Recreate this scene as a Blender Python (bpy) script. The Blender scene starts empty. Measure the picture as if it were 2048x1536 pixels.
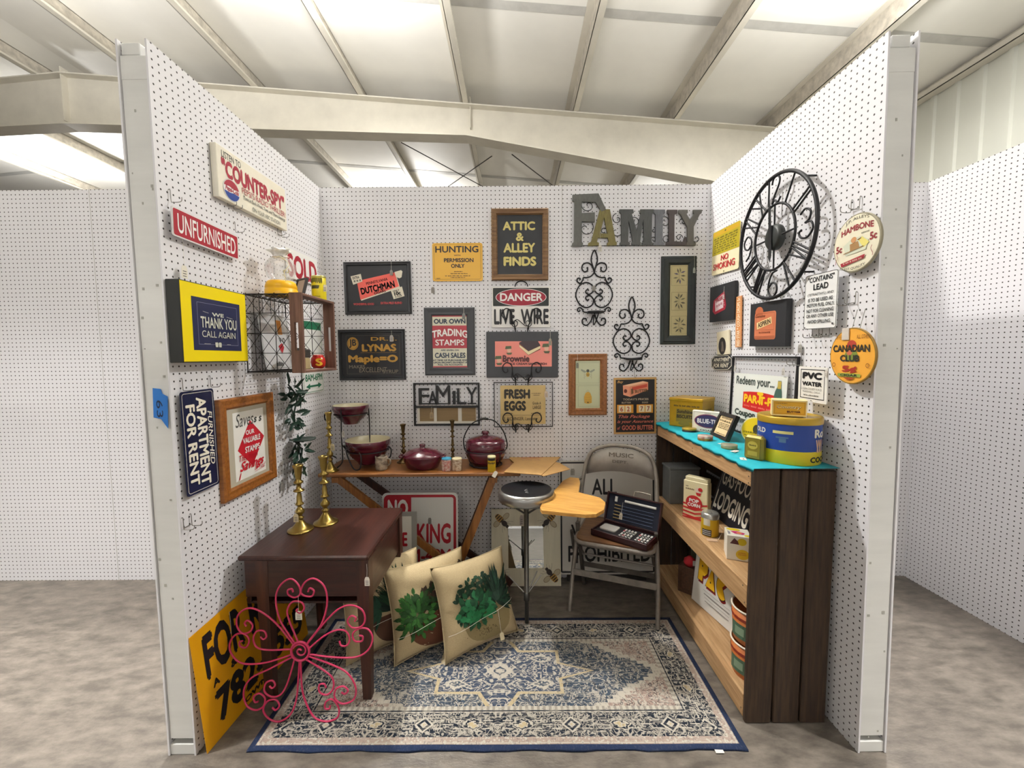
import bpy, bmesh, math, random
from mathutils import Vector, Matrix
random.seed(7)
C = bpy.context.scene.collection
PI = math.pi
def R(d): return d*PI/180

# ------------------------------------------------------------------ camera
# a phone's ultra-wide lens, standing about 1.4 m in front of the booth, tipped slightly down
FPX, PITCH, ROLL, YAW, CAMZ = 825.08, .0708, -.0072, -.0036, 1.4289
def _rot():
    c, s = math.cos(YAW), math.sin(YAW); a = Matrix(((c,-s,0),(s,c,0),(0,0,1)))
    c, s = math.cos(PITCH), math.sin(PITCH); b = Matrix(((1,0,0),(0,c,-s),(0,s,c)))
    c, s = math.cos(ROLL), math.sin(ROLL); d = Matrix(((c,0,s),(0,1,0),(-s,0,c)))
    return d @ b @ a
W2C = _rot()
cam_d = bpy.data.cameras.new('camera'); cam = bpy.data.objects.new('camera', cam_d); C.objects.link(cam)
cam_d.sensor_width = 36; cam_d.sensor_fit = 'HORIZONTAL'; cam_d.lens = FPX/2048*36
cam_d.clip_start = .05; cam_d.clip_end = 200
_inv = W2C.transposed()
_r, _f, _u = _inv @ Vector((1,0,0)), _inv @ Vector((0,1,0)), _inv @ Vector((0,0,1))
cam.matrix_world = Matrix(((_r.x,_u.x,-_f.x,0),(_r.y,_u.y,-_f.y,0),(_r.z,_u.z,-_f.z,CAMZ),(0,0,0,1)))
bpy.context.scene.camera = cam
CAM = Vector((0,0,CAMZ))
def ray(px, py): return _inv @ Vector(((px-1024)/FPX, 1, -(py-768)/FPX))
def on_level(px, py, z=0.0):                     # a point on a level surface
    d = ray(px, py); return CAM + d*((z-CAMZ)/d.z)
def at_depth(px, py, Y):                         # a point at a known distance into the booth
    d = ray(px, py); return CAM + d*(Y/d.y)
def at_side(px, py, X):
    d = ray(px, py); return CAM + d*(X/d.x)

# ------------------------------------------------------------------ world, lamps, exposure
sc = bpy.context.scene
vs = sc.view_settings
vs.view_transform = 'Standard'; vs.look = 'None'; vs.gamma = 1.0; vs.use_curve_mapping = False
vs.exposure = 0.0
wd = bpy.data.worlds.new('hall_ambient'); sc.world = wd; wd.use_nodes = True
wd.node_tree.nodes['Background'].inputs[0].default_value = (.93,.97,1.0,1)
wd.node_tree.nodes['Background'].inputs[1].default_value = .06
def lamp(name, loc, power, size, col=(1,.98,.95), aim=None):
    d = bpy.data.lights.new(name, 'AREA'); d.shape = 'DISK'; d.size = size; d.energy = power; d.color = col
    o = bpy.data.objects.new(name, d); C.objects.link(o); o.location = loc
    if aim is not None:
        v = Vector(aim)-Vector(loc); o.rotation_euler = v.to_track_quat('-Z','Y').to_euler()
    return o
# high-bay lamps under the roof, with added fill that brightens roof and neighbours' floors
LAMPS = (((-1.50, 2.95, 4.38), 178, 115, 180), ((2.50, 2.80, 4.12), 140, 50, 180), ((-1.8, -4.6, 4.4), 6, 110, 180), ((2.6, -4.6, 4.1), 6, 80, 180),  # last pair added, mainly for upward light on the roof
         ((-1.8, -9.6, 4.4), 470, 80, 180), ((2.2, -9.6, 4.15), 470, 70, 180), ((-2.9, .6, 4.5), 78, 120, 70), ((2.7, .3, 4.15), 70, 20, 70), ((-7.2, -9.6, 4.5), 120, 70, 180),  # narrow-spread pair added to brighten the neighbouring booths' floors
         ((-2.0, 9.0, 4.3), 120, 110, 180), ((3.0, 9.0, 4.0), 120, 80, 180), ((-7.2, 7.0, 4.4), 100, 90, 180), ((-3.9, 2.5, 4.45), 12, 150, 180), ((.6, 2.4, 4.3), 4, 60, 180))  # all added out of view to brighten the roof
for _p, _d, _u2, _s in LAMPS:
    _o = lamp('high_bay_and_fill_lamp', _p, _d, .26); _o.data.spread = R(_s)
    _o = lamp('added_roof_uplight', (_p[0], _p[1], _p[2]-.35), _u2, .5); _o.rotation_euler = (PI, 0, 0)  # upward fill added below each lamp to brighten the white roof

# ------------------------------------------------------------------ materials
def lin(c): return tuple((x/12.92 if x <= .04045 else ((x+.055)/1.055)**2.4) for x in c)
def rgb(h): return lin(tuple(int(h[i:i+2],16)/255 for i in (0,2,4)))
_mats = {}
def mat(name, col, rough=.55, metal=0.0, vary=0.0, scale=12.0, stretch=(1,1,1), bump=0.0, alpha=1.0, trans=0.0, spec=.5, col2=None, coat=0.0, detail=4.0):
    """plain or mottled paint, metal, cloth, wood: one noise drives colour and bump"""
    if name in _mats: return _mats[name]
    m = bpy.data.materials.new(name); m.use_nodes = True
    nt = m.node_tree; b = nt.nodes['Principled BSDF']
    c = rgb(col) if isinstance(col, str) else col
    b.inputs['Base Color'].default_value = (*c, 1); b.inputs['Roughness'].default_value = rough
    b.inputs['Metallic'].default_value = metal; b.inputs['Specular IOR Level'].default_value = spec
    b.inputs['Transmission Weight'].default_value = trans; b.inputs['Alpha'].default_value = alpha
    b.inputs['Coat Weight'].default_value = coat; b.inputs['Coat Roughness'].default_value = .08
    m.diffuse_color = (*c, 1)
    if vary or bump or col2:
        tc = nt.nodes.new('ShaderNodeTexCoord'); mp = nt.nodes.new('ShaderNodeMapping'); no = nt.nodes.new('ShaderNodeTexNoise')
        mp.inputs['Scale'].default_value = stretch
        no.inputs['Scale'].default_value = scale; no.inputs['Detail'].default_value = detail; no.inputs['Roughness'].default_value = .6
        nt.links.new(tc.outputs['Object'], mp.inputs[0]); nt.links.new(mp.outputs[0], no.inputs['Vector'])
        ra = nt.nodes.new('ShaderNodeValToRGB')
        d = rgb(col2) if col2 else tuple(max(0, x*(1-vary)) for x in c)
        e = c if col2 else tuple(min(1, x*(1+vary)) for x in c)
        ra.color_ramp.elements[0].position = .32; ra.color_ramp.elements[1].position = .68
        ra.color_ramp.elements[0].color = (*d,1); ra.color_ramp.elements[1].color = (*e,1)
        nt.links.new(no.outputs['Fac'], ra.inputs[0]); nt.links.new(ra.outputs[0], b.inputs['Base Color'])
        if bump:
            bp = nt.nodes.new('ShaderNodeBump'); bp.inputs['Strength'].default_value = bump; bp.inputs['Distance'].default_value = .004
            nt.links.new(no.outputs['Fac'], bp.inputs['Height']); nt.links.new(bp.outputs[0], b.inputs['Normal'])
    _mats[name] = m; return m
def ink(col, rough=.5): return mat('ink_'+col, col, rough)
def wood(name, col, col2, axis='x', rough=.5, scale=9.0):
    st = {'x':(.6,9,9),'y':(9,.6,9),'z':(9,9,.6)}[axis]
    return mat(name+'_'+axis, col, rough, col2=col2, scale=scale, stretch=st, bump=.25)

def math_node(nt, op, a, b=None, c=None):
    n = nt.nodes.new('ShaderNodeMath'); n.operation = op
    for i, v in enumerate((a, b, c)):
        if v is None: continue
        if isinstance(v, (int, float)): n.inputs[i].default_value = v
        else: nt.links.new(v, n.inputs[i])
    return n.outputs[0]
def mix_node(nt, fac, a, b):
    n = nt.nodes.new('ShaderNodeMix'); n.data_type = 'RGBA'
    for s, v in ((n.inputs[0], fac), (n.inputs[6], a), (n.inputs[7], b)):
        if isinstance(v, (int, float)): s.default_value = v
        elif isinstance(v, tuple): s.default_value = (*v, 1)
        else: nt.links.new(v, s)
    return n.outputs[2]
def pegboard(name, col, hole='2a2724'):
    """white painted hardboard with quarter-inch holes on a one-inch grid"""
    m = bpy.data.materials.new(name); m.use_nodes = True; nt = m.node_tree; b = nt.nodes['Principled BSDF']
    b.inputs['Roughness'].default_value = .42
    tc = nt.nodes.new('ShaderNodeTexCoord'); sp = nt.nodes.new('ShaderNodeSeparateXYZ'); nt.links.new(tc.outputs['Object'], sp.inputs[0])
    d = []
    for o in (0, 1):
        f = math_node(nt, 'FRACT', math_node(nt, 'MULTIPLY_ADD', sp.outputs[o], 1/.0254, .5))
        d.append(math_node(nt, 'SUBTRACT', f, .5))
    r = math_node(nt, 'SQRT', math_node(nt, 'ADD', math_node(nt,'MULTIPLY',d[0],d[0]), math_node(nt,'MULTIPLY',d[1],d[1])))
    rm = nt.nodes.new('ShaderNodeMapRange'); rm.inputs['From Min'].default_value = .118; rm.inputs['From Max'].default_value = .150
    nt.links.new(r, rm.inputs['Value'])
    no = nt.nodes.new('ShaderNodeTexNoise'); no.inputs['Scale'].default_value = 2.2; nt.links.new(tc.outputs['Object'], no.inputs['Vector'])
    c = rgb(col); pc = mix_node(nt, no.outputs['Fac'], tuple(x*.96 for x in c), tuple(min(1,x*1.03) for x in c))
    nt.links.new(mix_node(nt, rm.outputs[0], rgb(hole), pc), b.inputs['Base Color'])
    return m

# ------------------------------------------------------------------ mesh builder
class MB:
    def __init__(s): s.v=[]; s.f=[]; s.m=[]; s.sm=[]; s.mats=[]; s.M=Matrix()
    def slot(s, m):
        if m not in s.mats: s.mats.append(m)
        return s.mats.index(m)
    def add(s, vs, fs, m, smooth=False):
        k = len(s.v); s.v += [tuple(s.M @ Vector(v)) for v in vs]; i = s.slot(m)
        for f in fs: s.f.append([k+j for j in f]); s.m.append(i); s.sm.append(smooth)
    def box(s, c, d, m, bev=0.0):
        x,y,z = (q/2 for q in d)
        if bev and min(d) > 2.2*bev:
            vs=[]; idx={}
            # chamfered box: 24 vertices
            for sx in (-1,1):
                for sy in (-1,1):
                    for sz in (-1,1):
                        for a in range(3):
                            p=[sx*x,sy*y,sz*z]
                            for q in range(3):
                                if q!=a: p[q]-= (sx,sy,sz)[q]*bev
                            idx[(sx,sy,sz,a)]=len(vs); vs.append((c[0]+p[0],c[1]+p[1],c[2]+p[2]))
            fs=[]
            for a in range(3):
                b,e=(a+1)%3,(a+2)%3
                for sg in (-1,1):
                    ring=[]
                    for (p,q) in ((-1,-1),(1,-1),(1,1),(-1,1)):
                        k=[0,0,0]; k[a]=sg; k[b]=p; k[e]=q; ring.append(idx[(*k,a)])
                    fs.append(ring if sg>0 else ring[::-1])
                for p in (-1,1):
                    for q in (-1,1):
                        k0=[0,0,0];k1=[0,0,0]; k0[a]=-1;k1[a]=1; k0[b]=k1[b]=p; k0[e]=k1[e]=q
                        r=[idx[(*k0,b)],idx[(*k1,b)],idx[(*k1,e)],idx[(*k0,e)]]
                        fs.append(r if p*q>0 else r[::-1])
            for sx in (-1,1):
                for sy in (-1,1):
                    for sz in (-1,1):
                        r=[idx[(sx,sy,sz,a)] for a in range(3)]
                        fs.append(r if sx*sy*sz>0 else r[::-1])
            s.add(vs,fs,m); return
        vs=[(c[0]+a*x,c[1]+b*y,c[2]+e*z) for a in(-1,1) for b in(-1,1) for e in(-1,1)]
        s.add(vs,[(0,1,3,2),(4,6,7,5),(0,4,5,1),(2,3,7,6),(0,2,6,4),(1,5,7,3)],m)
    def prism(s, poly, z0, z1, m, m_top=None, cap=True):
        n=len(poly); 
        a=sum(poly[i][0]*poly[(i+1)%n][1]-poly[(i+1)%n][0]*poly[i][1] for i in range(n))
        if a<0: poly=poly[::-1]
        s.add([(x,y,z0) for x,y in poly]+[(x,y,z1) for x,y in poly],[(i,(i+1)%n,n+(i+1)%n,n+i) for i in range(n)],m)
        if cap:
            s.add([(x,y,z0) for x,y in poly],[tuple(range(n-1,-1,-1))],m)
            s.add([(x,y,z1) for x,y in poly],[tuple(range(n))],m_top or m)
    def poly(s, pts, m, z=0.0):
        n=len(pts); a=sum(pts[i][0]*pts[(i+1)%n][1]-pts[(i+1)%n][0]*pts[i][1] for i in range(n))
        if a<0: pts=pts[::-1]
        s.add([(p[0],p[1],z) for p in pts],[tuple(range(n))],m)
    def loops(s, loops, m, close0=False, close1=False, smooth=True, cyc=True):
        n=len(loops[0]); vs=[p for l in loops for p in l]; fs=[]
        for k in range(len(loops)-1):
            for i in range(n if cyc else n-1):
                j=(i+1)%n; fs.append((k*n+i,k*n+j,(k+1)*n+j,(k+1)*n+i))
        s.add(vs,fs,m,smooth)
        if close0: s.add(list(loops[0]),[tuple(range(n-1,-1,-1))],m)
        if close1: s.add(list(loops[-1]),[tuple(range(n))],m)
    def lathe(s, prof, m, n=28, c=(0,0,0), sx=1, sy=1, smooth=True):
        """prof: (radius, height); radius 0 closes"""
        L=[]
        for r,z in prof: L.append([(c[0]+max(r,1e-5)*sx*math.cos(2*PI*i/n),c[1]+max(r,1e-5)*sy*math.sin(2*PI*i/n),c[2]+z) for i in range(n)])
        s.loops(L,m,smooth=smooth)
    def tube(s, pts, r, m, n=8, closed=False, taper=None, flat=None):
        P=[Vector(p) for p in pts]
        P=[p for i,p in enumerate(P) if i==0 or (p-P[i-1]).length>1e-6]
        N=len(P); L=[]; up=None
        for i,p in enumerate(P):
            if closed: t=(P[(i+1)%N]-P[i-1])
            else: t=P[min(i+1,N-1)]-P[max(i-1,0)]
            if t.length<1e-9: t=Vector((0,0,1))
            t.normalize()
            if up is None:
                up=Vector((0,0,1)) if abs(t.z)<.9 else Vector((1,0,0))
            a=up-t*up.dot(t)
            if a.length<1e-6: a=t.orthogonal()
            a.normalize(); b=t.cross(a); up=a
            rr=r*(taper[i] if taper else 1)
            fl=flat or (1,1)
            L.append([tuple(p+a*rr*fl[0]*math.cos(2*PI*k/n)+b*rr*fl[1]*math.sin(2*PI*k/n)) for k in range(n)])
        if closed: L.append(L[0])
        s.loops(L,m,close0=not closed,close1=not closed)
    def frame(s, w, h, prof, m):
        """mitred picture frame; prof = [(inset from outer edge, height)]"""
        L=[]
        for i,z in prof:
            x,y=w/2-i,h/2-i; L.append([(-x,-y,z),(x,-y,z),(x,y,z),(-x,y,z)])
        s.loops(L,m,smooth=False)
    def text(s, t, x0,y0,x1,y1, m, z=0.0, bold=0.0, shear=0.0, rot=0, arc=0.0, spacing=1.0, depth=0.0, keep=False):
        cu=bpy.data.curves.new('t','FONT'); cu.body=t; cu.resolution_u=3; cu.space_character=spacing; cu.align_x='CENTER'
        if depth: cu.extrude=depth
        ob=bpy.data.objects.new('t',cu); C.objects.link(ob)
        dg=bpy.context.evaluated_depsgraph_get(); me=bpy.data.meshes.new_from_object(ob.evaluated_get(dg))
        V=[list(v.co) for v in me.vertices]; Fc=[list(p.vertices) for p in me.polygons]
        bpy.data.objects.remove(ob); bpy.data.curves.remove(cu); bpy.data.meshes.remove(me)
        if not V: return
        if bold>0:                                   # heavier strokes: the same outline set down again a little to each side
            q=bold*1.05; n0=len(V); V0=[list(v) for v in V]; F0=[list(f) for f in Fc]
            for k,(dx,dy) in enumerate(((q,0),(-q,0),(0,q),(0,-q))):
                V+=[[v[0]+dx,v[1]+dy,v[2]+.00002*(k+1)] for v in V0]; Fc+=[[j+n0*(k+1) for j in f] for f in F0]
        for v in V: v[0]+=shear*v[1]
        ax,bx=min(v[0] for v in V),max(v[0] for v in V); ay,by=min(v[1] for v in V),max(v[1] for v in V)
        W,H=x1-x0,y1-y0
        for v in V:
            a=(v[0]-ax)/max(bx-ax,1e-6); b=(v[1]-ay)/max(by-ay,1e-6)
            if rot==0: p=(x0+a*W, y0+b*H+arc*(1-(2*a-1)**2))
            elif rot==-90: p=(x0+b*W, y1-a*H)
            else: p=(x1-b*W, y0+a*H)
            v[0],v[1]=p
            v[2]=z+v[2]
        s.add([tuple(v) for v in V],Fc,m)
    def build(s, name, parent=None, kind=None, auto=False):
        me=bpy.data.meshes.new(name); me.from_pydata(s.v,[],s.f)
        for m in s.mats: me.materials.append(m)
        me.polygons.foreach_set('material_index',s.m); me.polygons.foreach_set('use_smooth',s.sm)
        me.update()
        o=bpy.data.objects.new(name,me); C.objects.link(o)
        if parent is not None: o.parent=parent
        if kind: o['kind']=kind
        return o
def recalc(o):
    bm=bmesh.new(); bm.from_mesh(o.data); bmesh.ops.remove_doubles(bm,verts=bm.verts,dist=1e-5)
    bmesh.ops.recalc_face_normals(bm,faces=bm.faces); bm.to_mesh(o.data); bm.free(); return o
def subsurf(o, n=2):
    md=o.modifiers.new('subsurf','SUBSURF'); md.levels=n; md.render_levels=n; return o
def thing(name, label, cat, M=None, loc=None, rz=0.0, group=None):
    o=bpy.data.objects.new(name,None); C.objects.link(o); o.empty_display_size=.05
    if M is not None: o.matrix_world=M
    elif loc is not None: o.matrix_world=Matrix.Translation(Vector(loc))@Matrix.Rotation(rz,4,'Z')
    o['label']=label; o['category']=cat
    if group: o['group']=group
    return o
def rrect(w,h,r,n=4,cx=0,cy=0):
    P=[]
    for (sx,sy,a0) in ((1,1,0),(-1,1,90),(-1,-1,180),(1,-1,270)):
        for k in range(n+1):
            a=R(a0+90*k/n); P.append((cx+sx*(w/2-r)+r*math.cos(a),cy+sy*(h/2-r)+r*math.sin(a)))
    return P
def circ(cx,cy,r,n=32,ry=None,a0=0,a1=360):
    full=abs(a1-a0)>=360
    return [(cx+r*math.cos(R(a0+(a1-a0)*k/(n if full else n-1))),cy+(ry or r)*math.sin(R(a0+(a1-a0)*k/(n if full else n-1)))) for k in range(n)]
def spiral(cx,cy,r0,r1,a0,a1,n=24):
    """from radius r0 at angle a0 to radius r1 at angle a1 (degrees)"""
    return [(cx+(r0+(r1-r0)*k/n)*math.cos(R(a0+(a1-a0)*k/n)),cy+(r0+(r1-r0)*k/n)*math.sin(R(a0+(a1-a0)*k/n))) for k in range(n+1)]
def smooth(pts, n=6, closed=False):
    """Catmull-Rom through the points"""
    P=[Vector(p) for p in pts]; N=len(P); out=[]
    for i in range(N if closed else N-1):
        a,b,c,d=(P[(i-1)%N],P[i],P[(i+1)%N],P[(i+2)%N]) if closed else (P[max(i-1,0)],P[i],P[i+1],P[min(i+2,N-1)])
        for k in range(n):
            t=k/n; out.append(.5*((2*b)+(c-a)*t+(2*a-5*b+4*c-d)*t*t+(3*b-a-3*c+d)*t**3))
    if not closed: out.append(P[-1])
    return [tuple(v) for v in out]

def ring_patch(b,a0,a1,z0,z1,m,r,tilt_=0):
    """a printed patch on an upright cylinder, angles measured from facing the booth front"""
    n=6; b.add([(r*math.sin(R(a0+(a1-a0)*k/n+(tilt_ if j else 0))),-r*math.cos(R(a0+(a1-a0)*k/n+(tilt_ if j else 0))),(z0,z1)[j]) for k in range(n+1) for j in (0,1)],[(2*k,2*k+2,2*k+3,2*k+1) for k in range(n)],m)
def ring_greek(b,a0,a1,z0,z1,m,r,seed=1):
    rnd=random.Random(seed); a=a0
    while a<a1: w=rnd.uniform(4,9); ring_patch(b,a,a+w*.7,z0+(z1-z0)*rnd.choice((0,0,.2)),z1-(z1-z0)*rnd.choice((0,0,.2)),m,r); a+=w

# ------------------------------------------------------------------ wall planes
H = 2.44; YB = 2.554; YF = 1.381; XL = -1.150; XR = 1.222
class Plane:
    def __init__(s,o,ux,uy): s.o=Vector(o); s.ux=Vector(ux).normalized(); s.uy=Vector(uy).normalized(); s.n=s.ux.cross(s.uy)
    def hit(s,px,py,off=0.0):
        d=ray(px,py); o=s.o+s.n*off; t=(o-CAM).dot(s.n)/d.dot(s.n); p=CAM+d*t-o
        return Vector((p.dot(s.ux),p.dot(s.uy)))
    def pt(s,a,b,off=0.0): return s.o+s.ux*a+s.uy*b+s.n*off
    def M(s,a,b,ang=0.0,off=0.0):
        p=s.pt(a,b,off); m=Matrix(((s.ux.x,s.uy.x,s.n.x,p.x),(s.ux.y,s.uy.y,s.n.y,p.y),(s.ux.z,s.uy.z,s.n.z,p.z),(0,0,0,1)))
        return m@Matrix.Rotation(ang,4,'Z')
BACK=Plane((0,YB,0),(1,0,0),(0,0,1))
LEFT=Plane((XL,0,0),(0,1,0),(-.009,0,2.44))
RIGHT=Plane((XR,0,0),(0,-1,0),(-.030,0,2.44))
def place(plane, pts, off=0.0):
    """four photo corners (top left, top right, bottom right, bottom left) of a flat thing hanging on a wall -> matrix, width, height in metres"""
    q=[plane.hit(*p,off=off) for p in pts]
    c=sum(q,Vector((0,0)))/4; t=(q[1]-q[0]); b=(q[2]-q[3]); l=(q[0]-q[3]); r=(q[1]-q[2])
    w=(t.length+b.length)/2; h=(l.length+r.length)/2
    v=t+b; ang=math.atan2(v.y,v.x)
    return plane.M(c.x,c.y,ang), w, h
def box4(x0,y0,x1,y1): return ((x0,y0),(x1,y0),(x1,y1),(x0,y1))
def free_place(pts3):
    """matrix, width, height of a flat thing from four corners in the room"""
    q=[Vector(p) for p in pts3]; c=sum(q,Vector())/4
    ux=((q[1]-q[0])+(q[2]-q[3])); uy=((q[0]-q[3])+(q[1]-q[2])); w=ux.length/2; h=uy.length/2
    ux.normalize(); uy=(uy-ux*uy.dot(ux)).normalized(); n=ux.cross(uy)
    return Matrix(((ux.x,uy.x,n.x,c.x),(ux.y,uy.y,n.y,c.y),(ux.z,uy.z,n.z,c.z),(0,0,0,1))), w, h

class Art:
    """flat printing on a face; x to the right and y down run 0..1 over the face"""
    def __init__(s,w,h,z=0.0): s.w,s.h=w,h; s.mb=MB(); s.z=z
    def _p(s,x,y): return ((x-.5)*s.w,(.5-y)*s.h)
    def up(s): s.z+=.00030; return s.z
    def rect(s,x0,y0,x1,y1,m): s.poly([(x0,y0),(x1,y0),(x1,y1),(x0,y1)],m); return s
    def poly(s,pts,m): s.mb.poly([s._p(*p) for p in pts],m,s.up()); return s
    def ell(s,cx,cy,rx,ry,m,n=32): s.poly([(cx+rx*math.cos(2*PI*k/n),cy+ry*math.sin(2*PI*k/n)) for k in range(n)],m); return s
    def rr(s,x0,y0,x1,y1,r,m):
        a=s._p(x0,y0); b=s._p(x1,y1); s.mb.poly(rrect(b[0]-a[0],a[1]-b[1],r,4,(a[0]+b[0])/2,(a[1]+b[1])/2),m,s.up()); return s
    def border(s,x0,y0,x1,y1,t,m):
        """thin rectangular line, t metres wide"""
        a=s._p(x0,y0); b=s._p(x1,y1); z=s.up(); cx,cy=(a[0]+b[0])/2,(a[1]+b[1])/2; w,h=b[0]-a[0],a[1]-b[1]
        for (x,y,ww,hh) in ((cx,a[1]-t/2,w,t),(cx,b[1]+t/2,w,t),(a[0]+t/2,cy,t,h),(b[0]-t/2,cy,t,h)):
            s.mb.poly([(x-ww/2,y-hh/2),(x+ww/2,y-hh/2),(x+ww/2,y+hh/2),(x-ww/2,y+hh/2)],m,z)
        return s
    def rborder(s,x0,y0,x1,y1,r,t,m):
        a=s._p(x0,y0); b=s._p(x1,y1); z=s.up(); cx,cy=(a[0]+b[0])/2,(a[1]+b[1])/2; w,h=b[0]-a[0],a[1]-b[1]
        o=rrect(w,h,r,4,cx,cy); i=rrect(w-2*t,h-2*t,max(r-t,.0005),4,cx,cy)
        s.mb.loops([[(*p,z) for p in o],[(*p,z) for p in i]],m,smooth=False); return s
    def stroke(s,pts,t,m):
        """line of width t (metres) through points"""
        P=[Vector(s._p(*p)) for p in pts]; z=s.up(); L=[];N=len(P)
        for i,p in enumerate(P):
            d=P[min(i+1,N-1)]-P[max(i-1,0)]
            if d.length<1e-9: d=Vector((1,0))
            d.normalize(); q=Vector((-d.y,d.x))*t/2; L.append([(p.x+q.x,p.y+q.y,z),(p.x-q.x,p.y-q.y,z)])
        s.mb.loops(L,m,smooth=False,cyc=False); return s
    def text(s,t,x0,y0,x1,y1,m,bold=.02,shear=0,rot=0,arc=0,spacing=1):
        a=s._p(x0,y1); b=s._p(x1,y0); s.mb.text(t,a[0],a[1],b[0],b[1],m,z=s.up(),bold=bold,shear=shear,rot=rot,arc=arc*s.h,spacing=spacing); return s
    def at(s,M): s.mb.M=M; return s
    def greek(s,x0,y0,x1,y1,m,n=1):
        """print too small to read: n lines of word-length dashes"""
        rnd=random.Random(int(x0*977+y0*7919+n)); z=s.up()
        for k in range(n):
            ya=y0+(y1-y0)*k/n; yb=ya+(y1-y0)/n*(.62 if n>1 else 1); x=x0+(0 if k==0 else rnd.uniform(0,.06)*(x1-x0)); e=x1-rnd.uniform(0,.06)*(x1-x0)*(n>1)
            while x<e-.01*(x1-x0):
                w=min(rnd.uniform(.06,.2)*(x1-x0),e-x); c=w/max(2,round(w/(x1-x0)*26)); t=x
                while t<x+w-.4*c:
                    h=rnd.choice((0,0,.12,.3))*(yb-ya); a=s._p(t,yb); b=s._p(t+c*.72,ya+h); s.mb.poly([(a[0],a[1]),(b[0],a[1]),(b[0],b[1]),(a[0],b[1])],m,z); t+=c
                x+=w+.035*(x1-x0)
        return s
    def build(s,name,parent): return s.mb.build(name,parent)

def price_tag(parent, p, length=.06, w=.022, h=.034, string='string', normal=None, spin=0.0, card='e9e4d4', name='price_tag'):
    """small card on a loop of thread; p = where the thread is tied, in the parent's own axes (x right, y up, z out)"""
    b=MB(); t=mat('tag_string','e8e4d8',.8); c=ink(card)
    b.M=Matrix.Translation(Vector(p))@Matrix.Rotation(spin,4,'Z')
    b.tube([(0,0,0),(.001,-length*.5,.002),(0,-length,.003)],.0006,t,5)
    P=[(-w*.3,-length+.002),(w*.3,-length+.002),(w/2,-length-h*.22),(w/2,-length-h),(-w/2,-length-h),(-w/2,-length-h*.22)]
    b.prism(P,.002,.0032,c)
    k=ink('6a6660')
    for i in range(3):
        yy=-length-h*(.38+.2*i); b.poly([(-w*.3,yy),(w*.3,yy),(w*.3,yy-h*.07),(-w*.3,yy-h*.07)],k,.0035)
    return b.build(name,parent)
# ================================================================== THE SETTING
peg_white = pegboard('pegboard_white','e6e5e8')
paint = mat('white_gloss_paint','dcdcd6',.4,vary=.05,scale=3)
cut_wood = mat('painted_lumber','dcdcd8',.5,vary=.04,scale=5,stretch=(4,4,.6))
dust = mat('scuff_mark','a9a79f',.7)

def concrete():
    m=bpy.data.materials.new('concrete'); m.use_nodes=True; nt=m.node_tree; b=nt.nodes['Principled BSDF']
    tc=nt.nodes.new('ShaderNodeTexCoord'); n1=nt.nodes.new('ShaderNodeTexNoise'); n2=nt.nodes.new('ShaderNodeTexNoise'); n3=nt.nodes.new('ShaderNodeTexNoise')
    mp=nt.nodes.new('ShaderNodeMapping'); mp.inputs['Scale'].default_value=(1,2.2,1); nt.links.new(tc.outputs['Object'],mp.inputs[0])
    for n,s,d in ((n1,1.6,6),(n2,9,8),(n3,60,3)): n.inputs['Scale'].default_value=s; n.inputs['Detail'].default_value=d; n.inputs['Roughness'].default_value=.65; nt.links.new(mp.outputs[0],n.inputs['Vector'])
    a=mix_node(nt,n1.outputs['Fac'],rgb('3e3a34'),rgb('645c54'))
    r=nt.nodes.new('ShaderNodeValToRGB'); r.color_ramp.elements[0].position=.38; r.color_ramp.elements[1].position=.66; nt.links.new(n2.outputs['Fac'],r.inputs[0])
    c=mix_node(nt,math_node(nt,'MULTIPLY',r.outputs[0],.55),a,rgb('8c8378'))
    nt.links.new(c,b.inputs['Base Color']); b.inputs['Roughness'].default_value=.42
    bp=nt.nodes.new('ShaderNodeBump'); bp.inputs['Strength'].default_value=.25; bp.inputs['Distance'].default_value=.01
    nt.links.new(math_node(nt,'ADD',n2.outputs['Fac'],math_node(nt,'MULTIPLY',n3.outputs['Fac'],.4)),bp.inputs['Height']); nt.links.new(bp.outputs[0],b.inputs['Normal'])
    return m
f=MB(); f.box((-3.8,5,-.05),(16.4,24,.1),concrete()); f.build('floor',kind='structure')

# ---- booth partitions
def panel(mb_parent, name, plane, a0, a1, b0, b1, off=0.0, th=.006):
    o=MB(); o.box(((a0+a1)/2,(b0+b1)/2,-th/2+off),(a1-a0,b1-b0,th),peg_white)
    ob=o.build(name,mb_parent); return ob
def struct_empty(name, M=None):
    o=bpy.data.objects.new(name,None); C.objects.link(o); o['kind']='structure'; o.empty_display_size=.05
    if M is not None: o.matrix_world=M
    return o
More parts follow.
